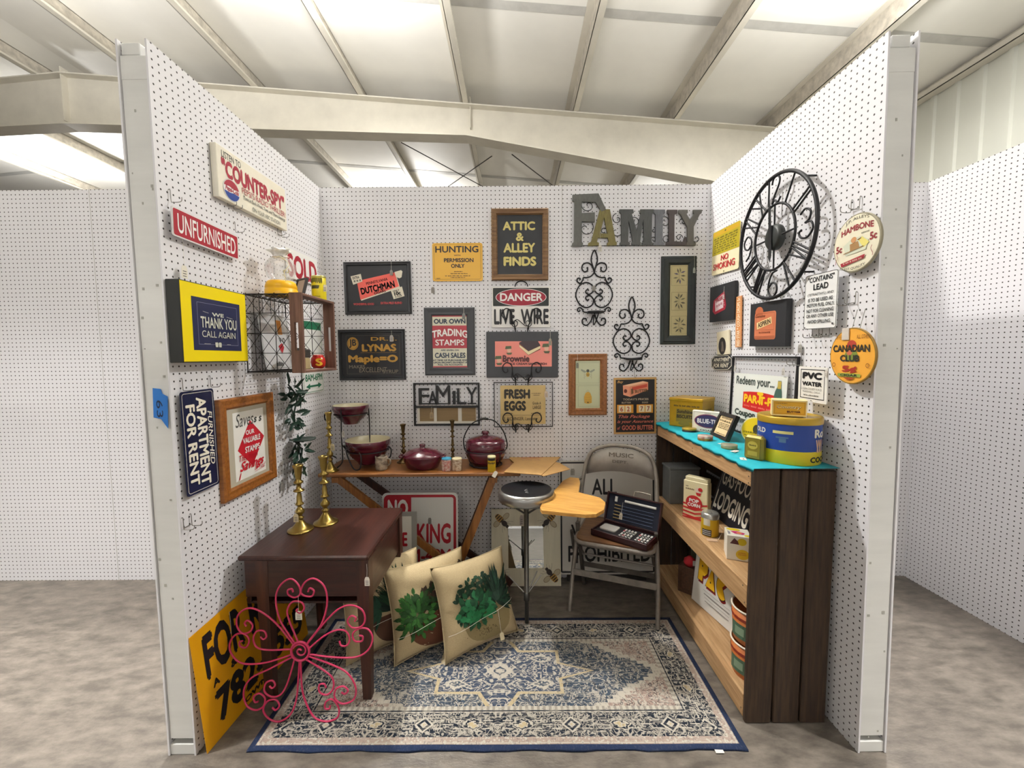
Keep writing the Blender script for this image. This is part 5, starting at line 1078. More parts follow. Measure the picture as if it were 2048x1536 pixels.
# ================================================================== RUG
def rug_material(cx,cy,hx,hy):
    """faded Persian pattern worked out from the rug's own axes"""
    m=bpy.data.materials.new('persian_rug'); m.use_nodes=True; nt=m.node_tree; b=nt.nodes['Principled BSDF']; b.inputs['Roughness'].default_value=.95; b.inputs['Specular IOR Level'].default_value=.1
    tc=nt.nodes.new('ShaderNodeTexCoord'); sp=nt.nodes.new('ShaderNodeSeparateXYZ'); nt.links.new(tc.outputs['Object'],sp.inputs[0])
    mn=lambda op,a,b_=None,c=None: math_node(nt,op,a,b_,c)
    u=mn('ABSOLUTE',sp.outputs[0]); v=mn('ABSOLUTE',sp.outputs[1])
    du=mn('SUBTRACT',hx,u); dv=mn('SUBTRACT',hy,v); d=mn('MINIMUM',du,dv)
    cb=nt.nodes.new('ShaderNodeCombineXYZ'); nt.links.new(u,cb.inputs[0]); nt.links.new(v,cb.inputs[1])
    def noise(s,det=3,vec=None,stretch=None,dist=0):
        n=nt.nodes.new('ShaderNodeTexNoise'); n.inputs['Scale'].default_value=s; n.inputs['Detail'].default_value=det; n.inputs['Distortion'].default_value=dist
        vv=vec or cb.outputs[0]
        if stretch: mp=nt.nodes.new('ShaderNodeMapping'); mp.inputs['Scale'].default_value=stretch; nt.links.new(vv,mp.inputs[0]); vv=mp.outputs[0]
        nt.links.new(vv,n.inputs['Vector']); return n.outputs['Fac']
    navy=rgb('1f252f'); blue=rgb('3f4b59'); pale=rgb('b3aca0'); blush=rgb('98847a'); tan=rgb('b0a080')
    def band(x,a,bb): return mn('MULTIPLY',mn('GREATER_THAN',x,a),mn('LESS_THAN',x,bb))
    def ridge(n,w,c=.5): return mn('LESS_THAN',mn('ABSOLUTE',mn('SUBTRACT',n,c)),w)
    # field: pale-blue ground with blush spandrels, stepped edge, inner stepped medallion
    st=lambda x,k: mn('DIVIDE',mn('FLOOR',mn('MULTIPLY',x,k)),k)
    dd=mn('ADD',mn('DIVIDE',st(u,38),.70),mn('DIVIDE',st(v,52),.43))
    sp_mask=mn('GREATER_THAN',dd,1.0)
    fld=mix_node(nt,sp_mask,blue,blush)
    fld=mix_node(nt,mn('MULTIPLY',ridge(noise(34,2,dist=1.2),.05),.8),fld,pale)
    fld=mix_node(nt,mn('MULTIPLY',ridge(noise(26,1,dist=2.0),.028,.47),.75),fld,navy)
    fld=mix_node(nt,ridge(dd,.035,1.0),fld,pale)
    # medallion: cross of stepped blocks plus a point top and bottom
    blk=mn('MULTIPLY',mn('LESS_THAN',u,.26),mn('LESS_THAN',v,.115)); pt_=mn('LESS_THAN',mn('ADD',mn('DIVIDE',u,.15),mn('DIVIDE',v,.245)),1.0); sd=mn('LESS_THAN',mn('ADD',mn('DIVIDE',u,.40),mn('DIVIDE',v,.12)),1.0)
    med=mn('MAXIMUM',mn('MAXIMUM',blk,pt_),sd)
    blk2=mn('MULTIPLY',mn('LESS_THAN',u,.275),mn('LESS_THAN',v,.128)); pt2=mn('LESS_THAN',mn('ADD',mn('DIVIDE',u,.172),mn('DIVIDE',v,.272)),1.0); sd2=mn('LESS_THAN',mn('ADD',mn('DIVIDE',u,.425),mn('DIVIDE',v,.138)),1.0)
    med2=mn('MAXIMUM',mn('MAXIMUM',blk2,pt2),sd2)
    fld=mix_node(nt,med2,fld,tan)
    inner=mix_node(nt,mn('MULTIPLY',ridge(noise(24,2,dist=1.5),.040),.95),rgb('3c4759'),pale)
    for ex,ey,rx,ry in ((.19,.075,.055,.028),(.0,.0,.06,.05)):
        el=mn('ADD',mn('DIVIDE',mn('ABSOLUTE',mn('SUBTRACT',u,ex)),rx),mn('DIVIDE',mn('ABSOLUTE',mn('SUBTRACT',v,ey)),ry)); el=mn('ADD',el,mn('MULTIPLY',mn('SUBTRACT',noise(45,1),.5),1.2))
        inner=mix_node(nt,mn('LESS_THAN',el,1.0),inner,pale); inner=mix_node(nt,ridge(el,.12,.45),inner,blue)
    fld=mix_node(nt,med,fld,inner)
    # main border: repeating rosettes and vines on navy
    along=mix_node(nt,mn('LESS_THAN',du,dv),cb.outputs[0],cb.outputs[0])
    t=mn('ADD',mn('MULTIPLY',mn('LESS_THAN',dv,du),u),mn('MULTIPLY',mn('GREATER_THAN',dv,du),v))
    ph=mn('ABSOLUTE',mn('SUBTRACT',mn('FRACT',mn('DIVIDE',t,.19)),.5)); q=mn('SUBTRACT',d,.102)
    par=mn('GREATER_THAN',mn('FRACT',mn('DIVIDE',t,.38)),.5)
    e1=mn('ADD',mn('DIVIDE',ph,.20),mn('DIVIDE',mn('ABSOLUTE',q),.036)); e2=mn('ADD',mn('POWER',mn('DIVIDE',ph,.20),2.0),mn('POWER',mn('DIVIDE',q,.024),2.0)); e2=mn('ADD',e2,mn('MULTIPLY',mn('SUBTRACT',noise(70,1),.5),1.6))
    el=mn('ADD',mn('MULTIPLY',par,e1),mn('MULTIPLY',mn('SUBTRACT',1.0,par),e2))
    brd=mix_node(nt,mn('MULTIPLY',ridge(noise(36,2,dist=1.5),.050),.75),navy,pale)
    brk=mn('MULTIPLY',ridge(mn('SUBTRACT',mn('ABSOLUTE',q),mn('MULTIPLY',mn('LESS_THAN',ph,.40),.017)),.0022,0.0),mn('GREATER_THAN',ph,.20)); brd=mix_node(nt,brk,brd,pale)
    brd=mix_node(nt,mn('LESS_THAN',el,1.0),brd,pale); brd=mix_node(nt,ridge(el,.17,.58),brd,navy); brd=mix_node(nt,mn('LESS_THAN',el,.14),brd,tan)
    # guard stripes
    grd=mix_node(nt,mn('MULTIPLY',mn('GREATER_THAN',mn('FRACT',mn('MULTIPLY',t,42)),.55),.55),pale,rgb('6b665e'))
    c=mix_node(nt,mn('GREATER_THAN',d,.185),grd,fld)
    c=mix_node(nt,band(d,.160,.166),c,navy)
    c=mix_node(nt,band(d,.050,.155),c,brd)
    c=mix_node(nt,band(d,.020,.050),c,mix_node(nt,mn('MULTIPLY',ridge(noise(60,1),.12),.8),pale,blush))
    c=mix_node(nt,band(d,.024,.028),c,pale)
    c=mix_node(nt,mn('LESS_THAN',d,.020),c,rgb('2a3550'))
    # wear: short streaks running across the rug
    w=noise(70,3,sp.outputs[0] and tc.outputs['Object'],(.35,2.6,1)); ra=nt.nodes.new('ShaderNodeMapRange'); ra.inputs['From Min'].default_value=.50; ra.inputs['From Max'].default_value=.72; nt.links.new(w,ra.inputs['Value'])
    c=mix_node(nt,mn('MULTIPLY',ra.outputs[0],mn('MULTIPLY',mn('GREATER_THAN',d,.03),.60)),c,pale)
    w2=noise(95,2,tc.outputs['Object'],(1.6,.8,1)); ra=nt.nodes.new('ShaderNodeMapRange'); ra.inputs['From Min'].default_value=.55; ra.inputs['From Max'].default_value=.75; nt.links.new(w2,ra.inputs['Value'])
    c=mix_node(nt,mn('MULTIPLY',ra.outputs[0],.55),c,rgb('4a4f5a'))
    nt.links.new(c,b.inputs['Base Color'])
    bp=nt.nodes.new('ShaderNodeBump'); bp.inputs['Strength'].default_value=.5; bp.inputs['Distance'].default_value=.003; nt.links.new(noise(260,2,tc.outputs['Object']),bp.inputs['Height']); nt.links.new(bp.outputs[0],b.inputs['Normal'])
    return m
RX0,RX1,RY0,RY1=-.975,.835,1.392,2.138; RT=.007
hx,hy=(RX1-RX0)/2,(RY1-RY0)/2
b=MB(); N=40; rm=rug_material(0,0,hx,hy); L=[]
for k in range(N+1):
    x=-hx+2*hx*k/N; f=.003*math.sin(k*.9)+.0015*math.sin(k*2.3); up=.002*max(0,math.sin(k*.55))
    L.append([(x,-hy+f-.002,.001),(x,-hy+f,RT+up),(x,-hy*.9,RT),(x,0,RT),(x,hy*.9,RT),(x,hy+f*.5,RT),(x,hy+f*.5,.001)])
b.loops(L,rm,close0=True,close1=True); rug=recalc(b.build('area_rug')); rug.location=((RX0+RX1)/2,(RY0+RY1)/2,0); rug['label']='faded navy and cream Persian patterned rug on the concrete floor'; rug['category']='rug'
b=MB(); b.box((0,0,0),(.030,.014,.001),ink('d9d6d0')); o=b.build('rug_label',rug); o.location=(.80,-hy-.006,.004); o['label']='small white fabric label'

# ================================================================== DESK
mah=wood('mahogany','42221a','28130e','y',.32,6); mahz=wood('mahogany','4c2a1d','2c1610','z',.4,6); mahx=wood('mahogany','41221a','27130f','x',.4,6)
dx0,dx1,dy0,dy1,dz=-1.112,-.588,1.592,2.120,.631
e=thing('wooden_desk','dark mahogany school desk with slatted side against left wall','desk',loc=(dx0,dy0,0)); e['label']='dark mahogany small desk against the left wall holding brass candlesticks'; do=Vector((dx0,dy0,0))
def dbox(name,x0,x1,y0,y1,z0,z1,m,bev=.003,par=e):
    b=MB(); b.box(((x0+x1)/2-do.x,(y0+y1)/2-do.y,(z0+z1)/2),(x1-x0,y1-y0,z1-z0),m,bev); return b.build(name,par)
dbox('desktop',dx0,dx1,dy0,dy1,dz-.020,dz,mah,.006)
dbox('apron',dx0+.02,dx1-.02,dy0+.012,dy0+.030,dz-.175,dz-.020,mahx); 
dbox('apron',dx0+.02,dx1-.02,dy1-.030,dy1-.012,dz-.23,dz-.020,mahx)
for x in (dx0+.012,dx1-.030): dbox('side_panel',x,x+.018,dy0+.03,dy1-.03,dz-.215,dz-.020,mah)
dbox('desk_bottom',dx0+.03,dx1-.03,dy0+.03,dy1-.03,dz-.215,dz-.205,mah)
dbox('lid_strip',dx1-.004,dx1+.002,dy0+.01,dy1-.01,dz-.024,dz-.018,mahz,.001)
for lx in (dx0+.066,dx1-.052):
    for ly in (dy0+.010,dy1-.060):
        b=MB(); c0=(lx+.025-do.x,ly+.025-do.y); L=[]
        for z,s in ((.0095 if lx>-1 else .0,.017),(dz-.23,.024),(dz-.021,.025)): L.append([(c0[0]-s,c0[1]-s,z),(c0[0]+s,c0[1]-s,z),(c0[0]+s,c0[1]+s,z),(c0[0]-s,c0[1]+s,z)])
        b.loops(L,mahz,close0=True,close1=True,smooth=False); b.build('leg',e)
pt=price_tag(e,(0,0,0),.055,.020,.034,card='e6e0d4'); pt.matrix_basis=Matrix.Translation((dx1-.002-do.x,-.004,dz-.03))@Matrix.Rotation(PI/2,4,'X')
# brass candlesticks
brass=mat('brass','9c8548',.28,.95,vary=.08,scale=20); oldbrass=mat('dark_brass','5d4a2c',.35,.8,vary=.2,scale=30)
def candlestick(name,label,loc,h,m,rb=.052,tag=None):
    P=[(0,0),(1,0),(1,.010),(.96,.022),(.80,.030),(.62,.055),(.46,.09),(.33,.125),(.22,.155),(.19,.17),(.30,.185),(.30,.20),(.17,.215),(.17,.235),(.36,.27),(.38,.30),(.22,.335),(.15,.36),(.15,.38),(.34,.395),(.34,.41),(.22,.43),(.20,.52),(.14,.565),(.15,.585),(.42,.60),(.42,.615),(.20,.635),(.18,.665),(.15,.70),(.36,.725),(.36,.745),(.20,.765),(.22,.80),(.28,.86),(.30,.93),(.42,.985),(.42,1.0),(.24,1.0),(.22,.90),(0,.90)]
    e=thing(name,label,'candlestick',loc=loc); b=MB(); b.lathe([(r*rb,z*h) for r,z in P],m,28); b.build('body',e)
    if tag: o=price_tag(e,(0,0,0),tag[2],.022,.036,card='d8c8a0'); o.matrix_basis=Matrix.Translation((tag[0],-tag[1],tag[3]))@Matrix.Rotation(PI/2,4,'X')
    return e
candlestick('brass_candlestick','shorter brass candlestick on the desk nearer the front edge',(-.985,1.845,dz+.0005),.305,brass,.056,(.004,.040,.10,.19))
candlestick('brass_candlestick','taller brass candlestick at the middle of the desk',(-.905,1.925,dz+.0005),.325,brass,.056)

# ================================================================== PINK WIRE FLOWER
pink=mat('pink_enamel','c4305c',.35)
def pk(cx,cy): return at_depth(360+cx/2.79,980+cy/2.79,1.507+.050*(1305-cy)/800)+Vector((0,0,.009))
base=on_level(600,1446,0.0); e=thing('wire_flower','pink scrolled wire flower standing on the rug before the desk','garden ornament',loc=(base.x,1.51,0)); fo=Vector((base.x,1.51,0))
def pwire(P,name='petal_wire',r=.0036):
    b=MB(); b.tube(smooth([tuple(pk(*p)-fo) for p in P],5),r,pink,7); return b.build(name,e)
for P in ([(640,865),(560,740),(535,620),(560,545),(615,508),(660,540),(672,590),(640,612),(605,595),(603,570),(625,565),(632,582)],
 [(715,860),(790,760),(822,640),(805,550),(750,507),(700,525),(675,575),(690,600),(735,605),(748,575),(725,560),(715,580)],
 [(660,860),(610,740),(600,680),(630,635),(680,640),(693,675),(670,698),(650,685),(660,675)],
 [(635,875),(540,760),(450,690),(380,672),(325,710),(318,770),(350,812),(395,800),(405,765),(380,740),(362,755),(372,772)],
 [(625,930),(480,975),(350,980),(290,930),(278,870),(310,820),(360,815),(387,850),(370,890),(338,885),(333,860),(352,855)],
 [(622,900),(500,905),(430,890),(410,840),(430,800),(470,800),(483,830),(465,845),(450,830)],
 [(712,870),(800,760),(880,680),(950,655),(1015,680),(1033,735),(1010,775),(960,780),(935,745),(955,715),(982,725),(975,745)],
 [(722,928),(850,945),(980,945),(1050,905),(1075,840),(1050,790),(1000,785),(965,815),(975,855),(1015,855),(1020,830),(1000,825)],
 [(722,895),(800,830),(870,795),(925,800),(948,845),(930,880),(900,880),(890,855)],
 [(625,945),(500,1010),(400,1060),(357,1130),(370,1210),(420,1240),(465,1220),(475,1175),(445,1147),(412,1165),(418,1195),(438,1192)],
 [(668,962),(660,1080),(650,1180),(620,1260),(560,1303),(500,1290),(465,1240),(490,1190),(535,1182),(555,1215),(535,1240),(515,1225)],
 [(640,955),(600,1090),(560,1155),(510,1165),(472,1135),(480,1090),(515,1075),(532,1100),(515,1118),(500,1105)],
 [(720,940),(830,980),(930,1030),(980,1110),(970,1180),(910,1205),(865,1175),(870,1125),(910,1107),(938,1130),(920,1150),(900,1140)],
 [(675,962),(680,1100),(700,1190),(750,1280),(820,1303),(880,1280),(885,1225),(850,1180),(815,1195),(810,1230),(835,1232),(838,1215)],
 [(700,955),(790,1010),(850,1060),(855,1120),(820,1155),(780,1140),(778,1100),(805,1095),(815,1115)]): pwire(P)
b=MB(); b.tube([tuple(pk(672+50*math.cos(2*PI*k/32),912+52*math.sin(2*PI*k/32))-fo) for k in range(32)],.005,pink,8,closed=True); b.tube([tuple(pk(672+(42-36*k/22)*math.cos(R(200+22*k)),910+(42-36*k/22)*math.sin(R(200+22*k)))-fo) for k in range(23)],.0036,pink,7); b.build('centre_ring',e)
p=pk(663,600)-fo; o=price_tag(e,(0,0,0),.062,.026,.034); o.matrix_basis=Matrix.Translation((p.x,p.y-.004,p.z))@Matrix.Rotation(PI/2,4,'X')

# ================================================================== YELLOW FOR RENT SHEET
TL,TR,BRr,BLl=Vector((-1.143,1.374,.446)),Vector((-1.143,2.06,.446)),Vector((-1.070,2.03,.001)),Vector((-1.114,1.386,.001))
e=thing('for_rent_sheet','yellow FOR RENT sheet sign leaning on left wall beside the desk','sign',loc=(-1.13,1.7,0)); ro=Vector((-1.13,1.7,0))
def bil(s,t,o=0.0):
    p=(TL*(1-s)+TR*s)*(1-t)+(BLl*(1-s)+BRr*s)*t; n=(TR-TL).cross(BLl-TL); n=-n.normalized() if n.x*-1>0 else n.normalized()
    n=Vector((abs(n.x),n.y,abs(n.z))); return p+n*o-ro
b=MB(); N=8
g=[[bil(i/N,j/N,.001) for j in range(N+1)] for i in range(N+1)]; g2=[[bil(i/N,j/N,-.0005) for j in range(N+1)] for i in range(N+1)]
yc_=mat('for_rent_yellow','d99a0c',.4)
b.loops([[tuple(v) for v in r_]+[tuple(v) for v in reversed(q_)] for r_,q_ in zip(g,g2)],yc_,close0=True,close1=True,smooth=False); recalc(b.build('sheet',e))
A=Art(1,1,0)
def biltext(t,x0,y0,x1,y1,bold=.03):
    A.mb.text(t,x0,y0,x1,y1,ink('17151a'),bold=bold)
for t,x0,y0,x1,y1,bo in (('FOR',.07,.07,.38,.46,.04),('RENT',.44,.07,.94,.46,.04),('A',.10,.49,.15,.56,.05),('& 1 BED',.24,.48,.60,.55,.05),('782-6555',.10,.60,.95,.89,.05),('OWNER',.30,.915,.60,.965,.05)): biltext(t,x0,y0,x1,y1,bo)
A.mb.v=[tuple(bil(x,y,.0016)) for x,y,_ in A.mb.v]
# text runs with y down, so turn the letters upright first
A2=MB()
for (t,x0,y0,x1,y1,bo) in (('FOR',.07,.07,.38,.46,.04),('RENT',.44,.07,.94,.46,.04),('A',.10,.49,.15,.56,.05),('&',.24,.48,.29,.55,.05),('782-6555',.10,.60,.95,.89,.05),('OWNER',.30,.915,.60,.965,.05)): A2.text(t,x0,-y1,x1,-y0,ink('17151a'),bold=bo)
A2.v=[tuple(bil(x,-y,.0018)) for x,y,_ in A2.v]; A2.build('lettering',e)
o=price_tag(e,(0,0,0),.085,.022,.03,card='d8c8b8'); o.matrix_basis=Matrix.Translation(bil(.28,.06,.006))@LEFT.M(0,0).to_3x3().to_4x4()

# ================================================================== CUSHIONS
linen=mat('natural_linen','b5a27d',.9,vary=.08,scale=160,bump=.25,stretch=(1,2,1))
def cushion(label,bl,du,w,h,tilt,th,seed,printer):
    du=Vector((du[0],du[1],0)).normalized(); out=Vector((du.y,-du.x,0)); n=(out*math.cos(tilt)+Vector((0,0,1))*math.sin(tilt)).normalized(); up=n.cross(du).normalized()
    bl=Vector(bl); c=bl+du*w/2+up*h/2
    Mx=Matrix(((du.x,up.x,n.x,c.x),(du.y,up.y,n.y,c.y),(du.z,up.z,n.z,c.z),(0,0,0,1)))
    e=thing('throw_cushion',label,'cushion',Mx,group='succulent print cushions'); rnd=random.Random(seed); ph=[rnd.uniform(0,6) for _ in range(6)]
    def S(u,v,s=1):
        x=w/2*u*(1-.085*(1-v*v)*abs(u)); y=h/2*v*(1-.085*(1-u*u)*abs(v))
        k=max(0,(1-u**4)*(1-v**4))**.62; z=th/2*k+.0050*k*(math.sin(5*u+3*v+ph[0])+.7*math.sin(9*u-6*v+ph[1])+.5*math.sin(3*u+13*v+ph[2]))
        return (x,y,s*z)
    N=22; b=MB(); G=lambda s:[[S(-1+2*i/N,-1+2*j/N,s) for j in range(N+1)] for i in range(N+1)]
    for s in (1,-1):
        g=G(s); b.loops(g,linen,cyc=False)
    o=recalc(b.build('cover',e))
    b=MB(); P=[S(-1+2*k/N,-1) for k in range(N)]+[S(1,-1+2*k/N) for k in range(N)]+[S(1-2*k/N,1) for k in range(N)]+[S(-1,1-2*k/N) for k in range(N)]
    b.tube(P,.0028,mat('linen_piping','b3a27f',.9),6,closed=True); b.build('seam_piping',e)
    b=MB(); zz=[.0012]
    def f(a,d,lift=0): q=S(2*a-1,1-2*d); return (q[0],q[1],q[2]+zz[0]+lift)
    def leafp(a,d,ang,L,W,m):
        zz[0]+=.00004; ca,sa=math.cos(ang),math.sin(ang); pts=[(0,0),(.3,.8),(.65,.75),(1,0),(.65,-.75),(.3,-.8)]
        P=[f(a+L*x*ca-W*y*sa,d-L*x*sa-W*y*ca) for x,y in pts]; b.add(P,[tuple(range(6))],m)
    def bowl(a0,a1,d0,d1,m,tiltd=0.0):
        n=12; rows=[]
        for j in range(9):
            t=j/8; hw=(a1-a0)/2*math.sqrt(max(0,1-(t*.98)**2.2)); cc=(a0+a1)/2; rows.append([f(cc-hw+2*hw*i/n,d0+(d1-d0)*t+tiltd*((cc-hw+2*hw*i/n)-cc)*(1-t)) for i in range(n+1)])
        b.loops(rows,m,cyc=False)
    printer(f,leafp,bowl,rnd,b); b.build('plant_print',e)
    b=MB(); st_=mat('tag_string','e8e4d8',.8); P=[f(a,.70-.14*(a-.2),.004) for a in [.02+.96*k/14 for k in range(15)]]; b.tube(P,.0008,st_,5); q=Vector(f(.66,.63,.005)); b.tube([tuple(q),tuple(q+Vector((-.004,-.05,.002))),tuple(q+Vector((-.006,-.10,.001)))],.0008,st_,5)
    q=q+Vector((-.006,-.10,.001)); b.prism([(q.x-.011,q.y-.032),(q.x+.011,q.y-.032),(q.x+.011,q.y-.006),(q.x+.006,q.y),(q.x-.006,q.y),(q.x-.011,q.y-.006)],q.z,q.z+.0012,ink('d8cba8')); b.build('price_tag',e)
    return e
g1,g2_,g3,g4=ink('1f5a36',.9),ink('2d6b2c',.9),ink('173d2c',.9),ink('3c2a1c',.9)
def pr3(f,leafp,bowl,rnd,b):
    bowl(.22,.92,.58,.95,ink('8f7f58',.9),-.12)
    for k in range(70): a=rnd.gauss(.53,.08); d=.82+rnd.gauss(0,.035); leafp(a,d,0,.010,.006,ink('4a3c26',.9))
    for k in range(150): a=rnd.uniform(.18,.66); d=rnd.uniform(.20,.56)+.5*max(0,.38-a); leafp(a,d,rnd.uniform(0,6.3),.065,.024,ink(('14301f','1c3c26')[k%2],.9))
    for k in range(60): t=rnd.uniform(-38,122); leafp(.72+rnd.uniform(-.06,.06),.54,R(t),rnd.uniform(.26,.44)*(.62 if t<40 else 1),.026,ink(('11291f','1a3f2d','203a2c')[k%3],.9))
    for k in range(80): r=rnd.uniform(.0,.20); t=rnd.uniform(0,6.28); leafp(.40+r*math.cos(t),.54+.72*r*math.sin(t),-t+rnd.uniform(-.3,.3),.095,.036,(ink('1a4d2e',.9),ink('256c42',.9),ink('143f26',.9))[k%3])
    for k in range(30): leafp(rnd.uniform(.22,.60),rnd.uniform(.60,.67),rnd.uniform(0,3.1),.08,.030,ink('1b6a3c',.9))
def pr2(f,leafp,bowl,rnd,b):
    bowl(.14,.98,.55,.96,ink('5c3521',.9),-.16)
    for k in range(150): a=rnd.uniform(.28,.98); d=rnd.uniform(.34,.60)-.28*(a-.42); leafp(a,d,R(rnd.uniform(30,150)),.10,.032,ink(('1f361a','35261a','27401d','40261a')[k%4],.9))
    for k in range(150): r=rnd.uniform(.0,.21); t=rnd.uniform(0,6.28); leafp(.25+.9*r*math.cos(t),.55+1.1*r*math.sin(t),-t+rnd.uniform(-.25,.25),.085,.026,ink(('255420','2f6424','1c4018')[k%3],.9))
def pr1(f,leafp,bowl,rnd,b):
    bowl(.30,.95,.60,.96,ink('4c3020',.9),-.10)
    for k in range(150): leafp(.72+rnd.uniform(-.14,.14),.58,R(rnd.uniform(-10,170)),rnd.uniform(.22,.54),.040,ink(('13291e','193b27','1d4027')[k%3],.9))
    for k in range(30): leafp(.42,.54,R(rnd.uniform(110,250)),rnd.uniform(.14,.34),.026,g3)
    for k in range(12): leafp(.26,.24,R(rnd.uniform(0,360)),.09,.026,g3)
DU=(.825,.565)
cushion('linen cushion with green aloe print, rearmost and half behind the desk leg',(-.775,1.792,.012),DU,.40,.42,R(20),.125,1,pr1)
cushion('linen cushion with terracotta bowl of succulents, middle of the three',(-.553,1.785,.012),DU,.42,.42,R(20),.135,2,pr2)
cushion('linen cushion with cream bowl and spiky aloe, foremost of the three',(-.322,1.796,.012),DU,.41,.42,R(22),.135,3,pr3)

# ================================================================== FOLDING TABLE
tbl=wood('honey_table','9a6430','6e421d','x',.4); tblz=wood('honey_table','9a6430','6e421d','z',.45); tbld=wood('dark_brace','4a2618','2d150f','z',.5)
tx0,tx1,ty0,ty1,tz=-1.085,.035,2.232,2.545,.780
e=thing('folding_table','narrow honey wood folding table with crossed legs along back wall','table',loc=(tx0,ty0,0)); to=Vector((tx0,ty0,0))
b=MB(); b.box(((tx0+tx1)/2-to.x,(ty0+ty1)/2-to.y,tz-.010),(tx1-tx0,ty1-ty0,.020),tbl,.004); b.build('tabletop',e)
def board3(name,p,q,w,t,m):
    p,q=Vector(p)-to,Vector(q)-to; d=(q-p).normalized(); n=Vector((0,1,0)); s=d.cross(n).normalized()*w/2; nn=n*t/2; b=MB()
    L=[[tuple(c+s+nn),tuple(c-s+nn),tuple(c-s-nn),tuple(c+s-nn)] for c in (p,q)]; b.loops(L,m,close0=True,close1=True,smooth=False); return recalc(b.build(name,e))
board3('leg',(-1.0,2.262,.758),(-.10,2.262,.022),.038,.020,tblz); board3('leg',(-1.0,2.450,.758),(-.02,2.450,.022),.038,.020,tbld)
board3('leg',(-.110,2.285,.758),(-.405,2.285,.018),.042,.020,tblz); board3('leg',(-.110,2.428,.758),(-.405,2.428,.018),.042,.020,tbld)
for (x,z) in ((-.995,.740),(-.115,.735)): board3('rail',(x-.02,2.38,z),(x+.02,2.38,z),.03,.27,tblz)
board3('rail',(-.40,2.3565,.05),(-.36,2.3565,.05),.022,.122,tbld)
# ---- on the table
bur=mat('burgundy_glaze','4f1023',.18,coat=.5,vary=.12,scale=18); crm=mat('cream_glaze','cfc6a6',.25,coat=.3)
def bowlset(name,label,x,y,z0,r,h,foot=.5):
    e=thing(name,label,'bowl',loc=(x,y,z0)); b=MB(); b.lathe([(0,0),(r*foot,0),(r*foot,.006),(r*.80,h*.38),(r*.93,h*.68),(r*.96,h*.72),(r*.96,h*.76),(r,h*.79),(r,h*.985),(r*.985,h)],bur,40); b.build('outside',e)
    b=MB(); b.lathe([(r*.985,h),(r*.955,h),(r*.93,h*.70),(r*.77,h*.38),(r*.45,.012),(0,.012)],crm,40); b.build('inside',e); return e
ux_,uy_=-.964,2.42; lx_,ly_=-.858,2.395
e=thing('bowl_stand','black wrought iron two tier bowl stand with curled feet on the table','stand',loc=(lx_,ly_,tz)); wo=Vector((lx_,ly_,tz))
def iron_tube(P,r=.0038,name='rod',par=e,o=wo):
    b=MB(); b.tube(smooth([tuple(Vector(p)-o) for p in P],6),r,iron,7); return b.build(name,par)
W=lambda px,py,Y: at_depth(px,py,Y)
iron_tube([W(682,818,2.32),W(683,870,2.32),W(685,905,2.31),W(684,925,2.30),W(670,937,2.32),W(660,927,2.34),W(662,912,2.34),W(672,915,2.34)])
iron_tube([W(690,890,2.275),W(696,915,2.265),W(708,938,2.26),W(720,937,2.26),W(722,915,2.265),W(718,905,2.27)])
iron_tube([W(737,815,2.47),W(739,850,2.51),W(740,900,2.51),W(741,928,2.50)],.0038)
iron_tube([W(663,822,2.44),W(650,828,2.43),W(651,840,2.43),W(660,842,2.43),W(661,834,2.43)])
iron_tube([W(774,890,2.40),W(782,898,2.40),W(781,912,2.40),W(775,918,2.40)])
for (cx_,cy_,cz_,rr) in ((ux_,uy_,1.088,.0925),(lx_,ly_,.878,.1165)):
    b=MB(); b.tube([(cx_+rr*math.cos(2*PI*k/36)-wo.x,cy_+rr*math.sin(2*PI*k/36)-wo.y,cz_-wo.z) for k in range(36)],.0035,iron,7,closed=True); b.build('ring',e)
iron_tube([(ux_-.09,uy_-.02,1.088),(-.985,2.325,1.075),W(682,830,2.325)]); iron_tube([(ux_+.07,uy_+.055,1.088),W(737,830,2.47)]); iron_tube([(lx_-.10,ly_-.055,.878),W(685,890,2.31)]); iron_tube([(lx_+.05,ly_+.104,.878),W(740,890,2.51)])
o=price_tag(e,(0,0,0),.03,.016,.034,card='d5d0c6'); q=W(686,852,2.30)-wo; o.matrix_basis=Matrix.Translation(q)@Matrix.Rotation(PI/2,4,'X')
bowlset('mixing_bowl','smaller burgundy bowl with cream inside on the upper tier of the stand',ux_,uy_,1.030,.103,.110,.42); bowlset('mixing_bowl','larger burgundy bowl with cream inside on the lower tier of the stand',lx_,ly_,.800,.128,.140,.46)
# mug
e=thing('small_mug','small cream and brown patterned mug on the table before the larger bowl','mug',loc=(-.757,2.315,tz+.0003)); mg=mat('patterned_stoneware','b8ab95',.4,col2='4a3b30',scale=38); b=MB(); b.lathe([(0,0),(.028,0),(.033,.006),(.035,.04),(.033,.068),(.034,.078),(.031,.079),(.030,.04),(.028,.010),(0,.008)],mg,28); b.build('body',e)
b=MB(); b.tube(smooth([(.032,0,.062),(.048,0,.058),(.050,0,.036),(.034,0,.022)],6),.005,mg,8); b.build('handle',e)
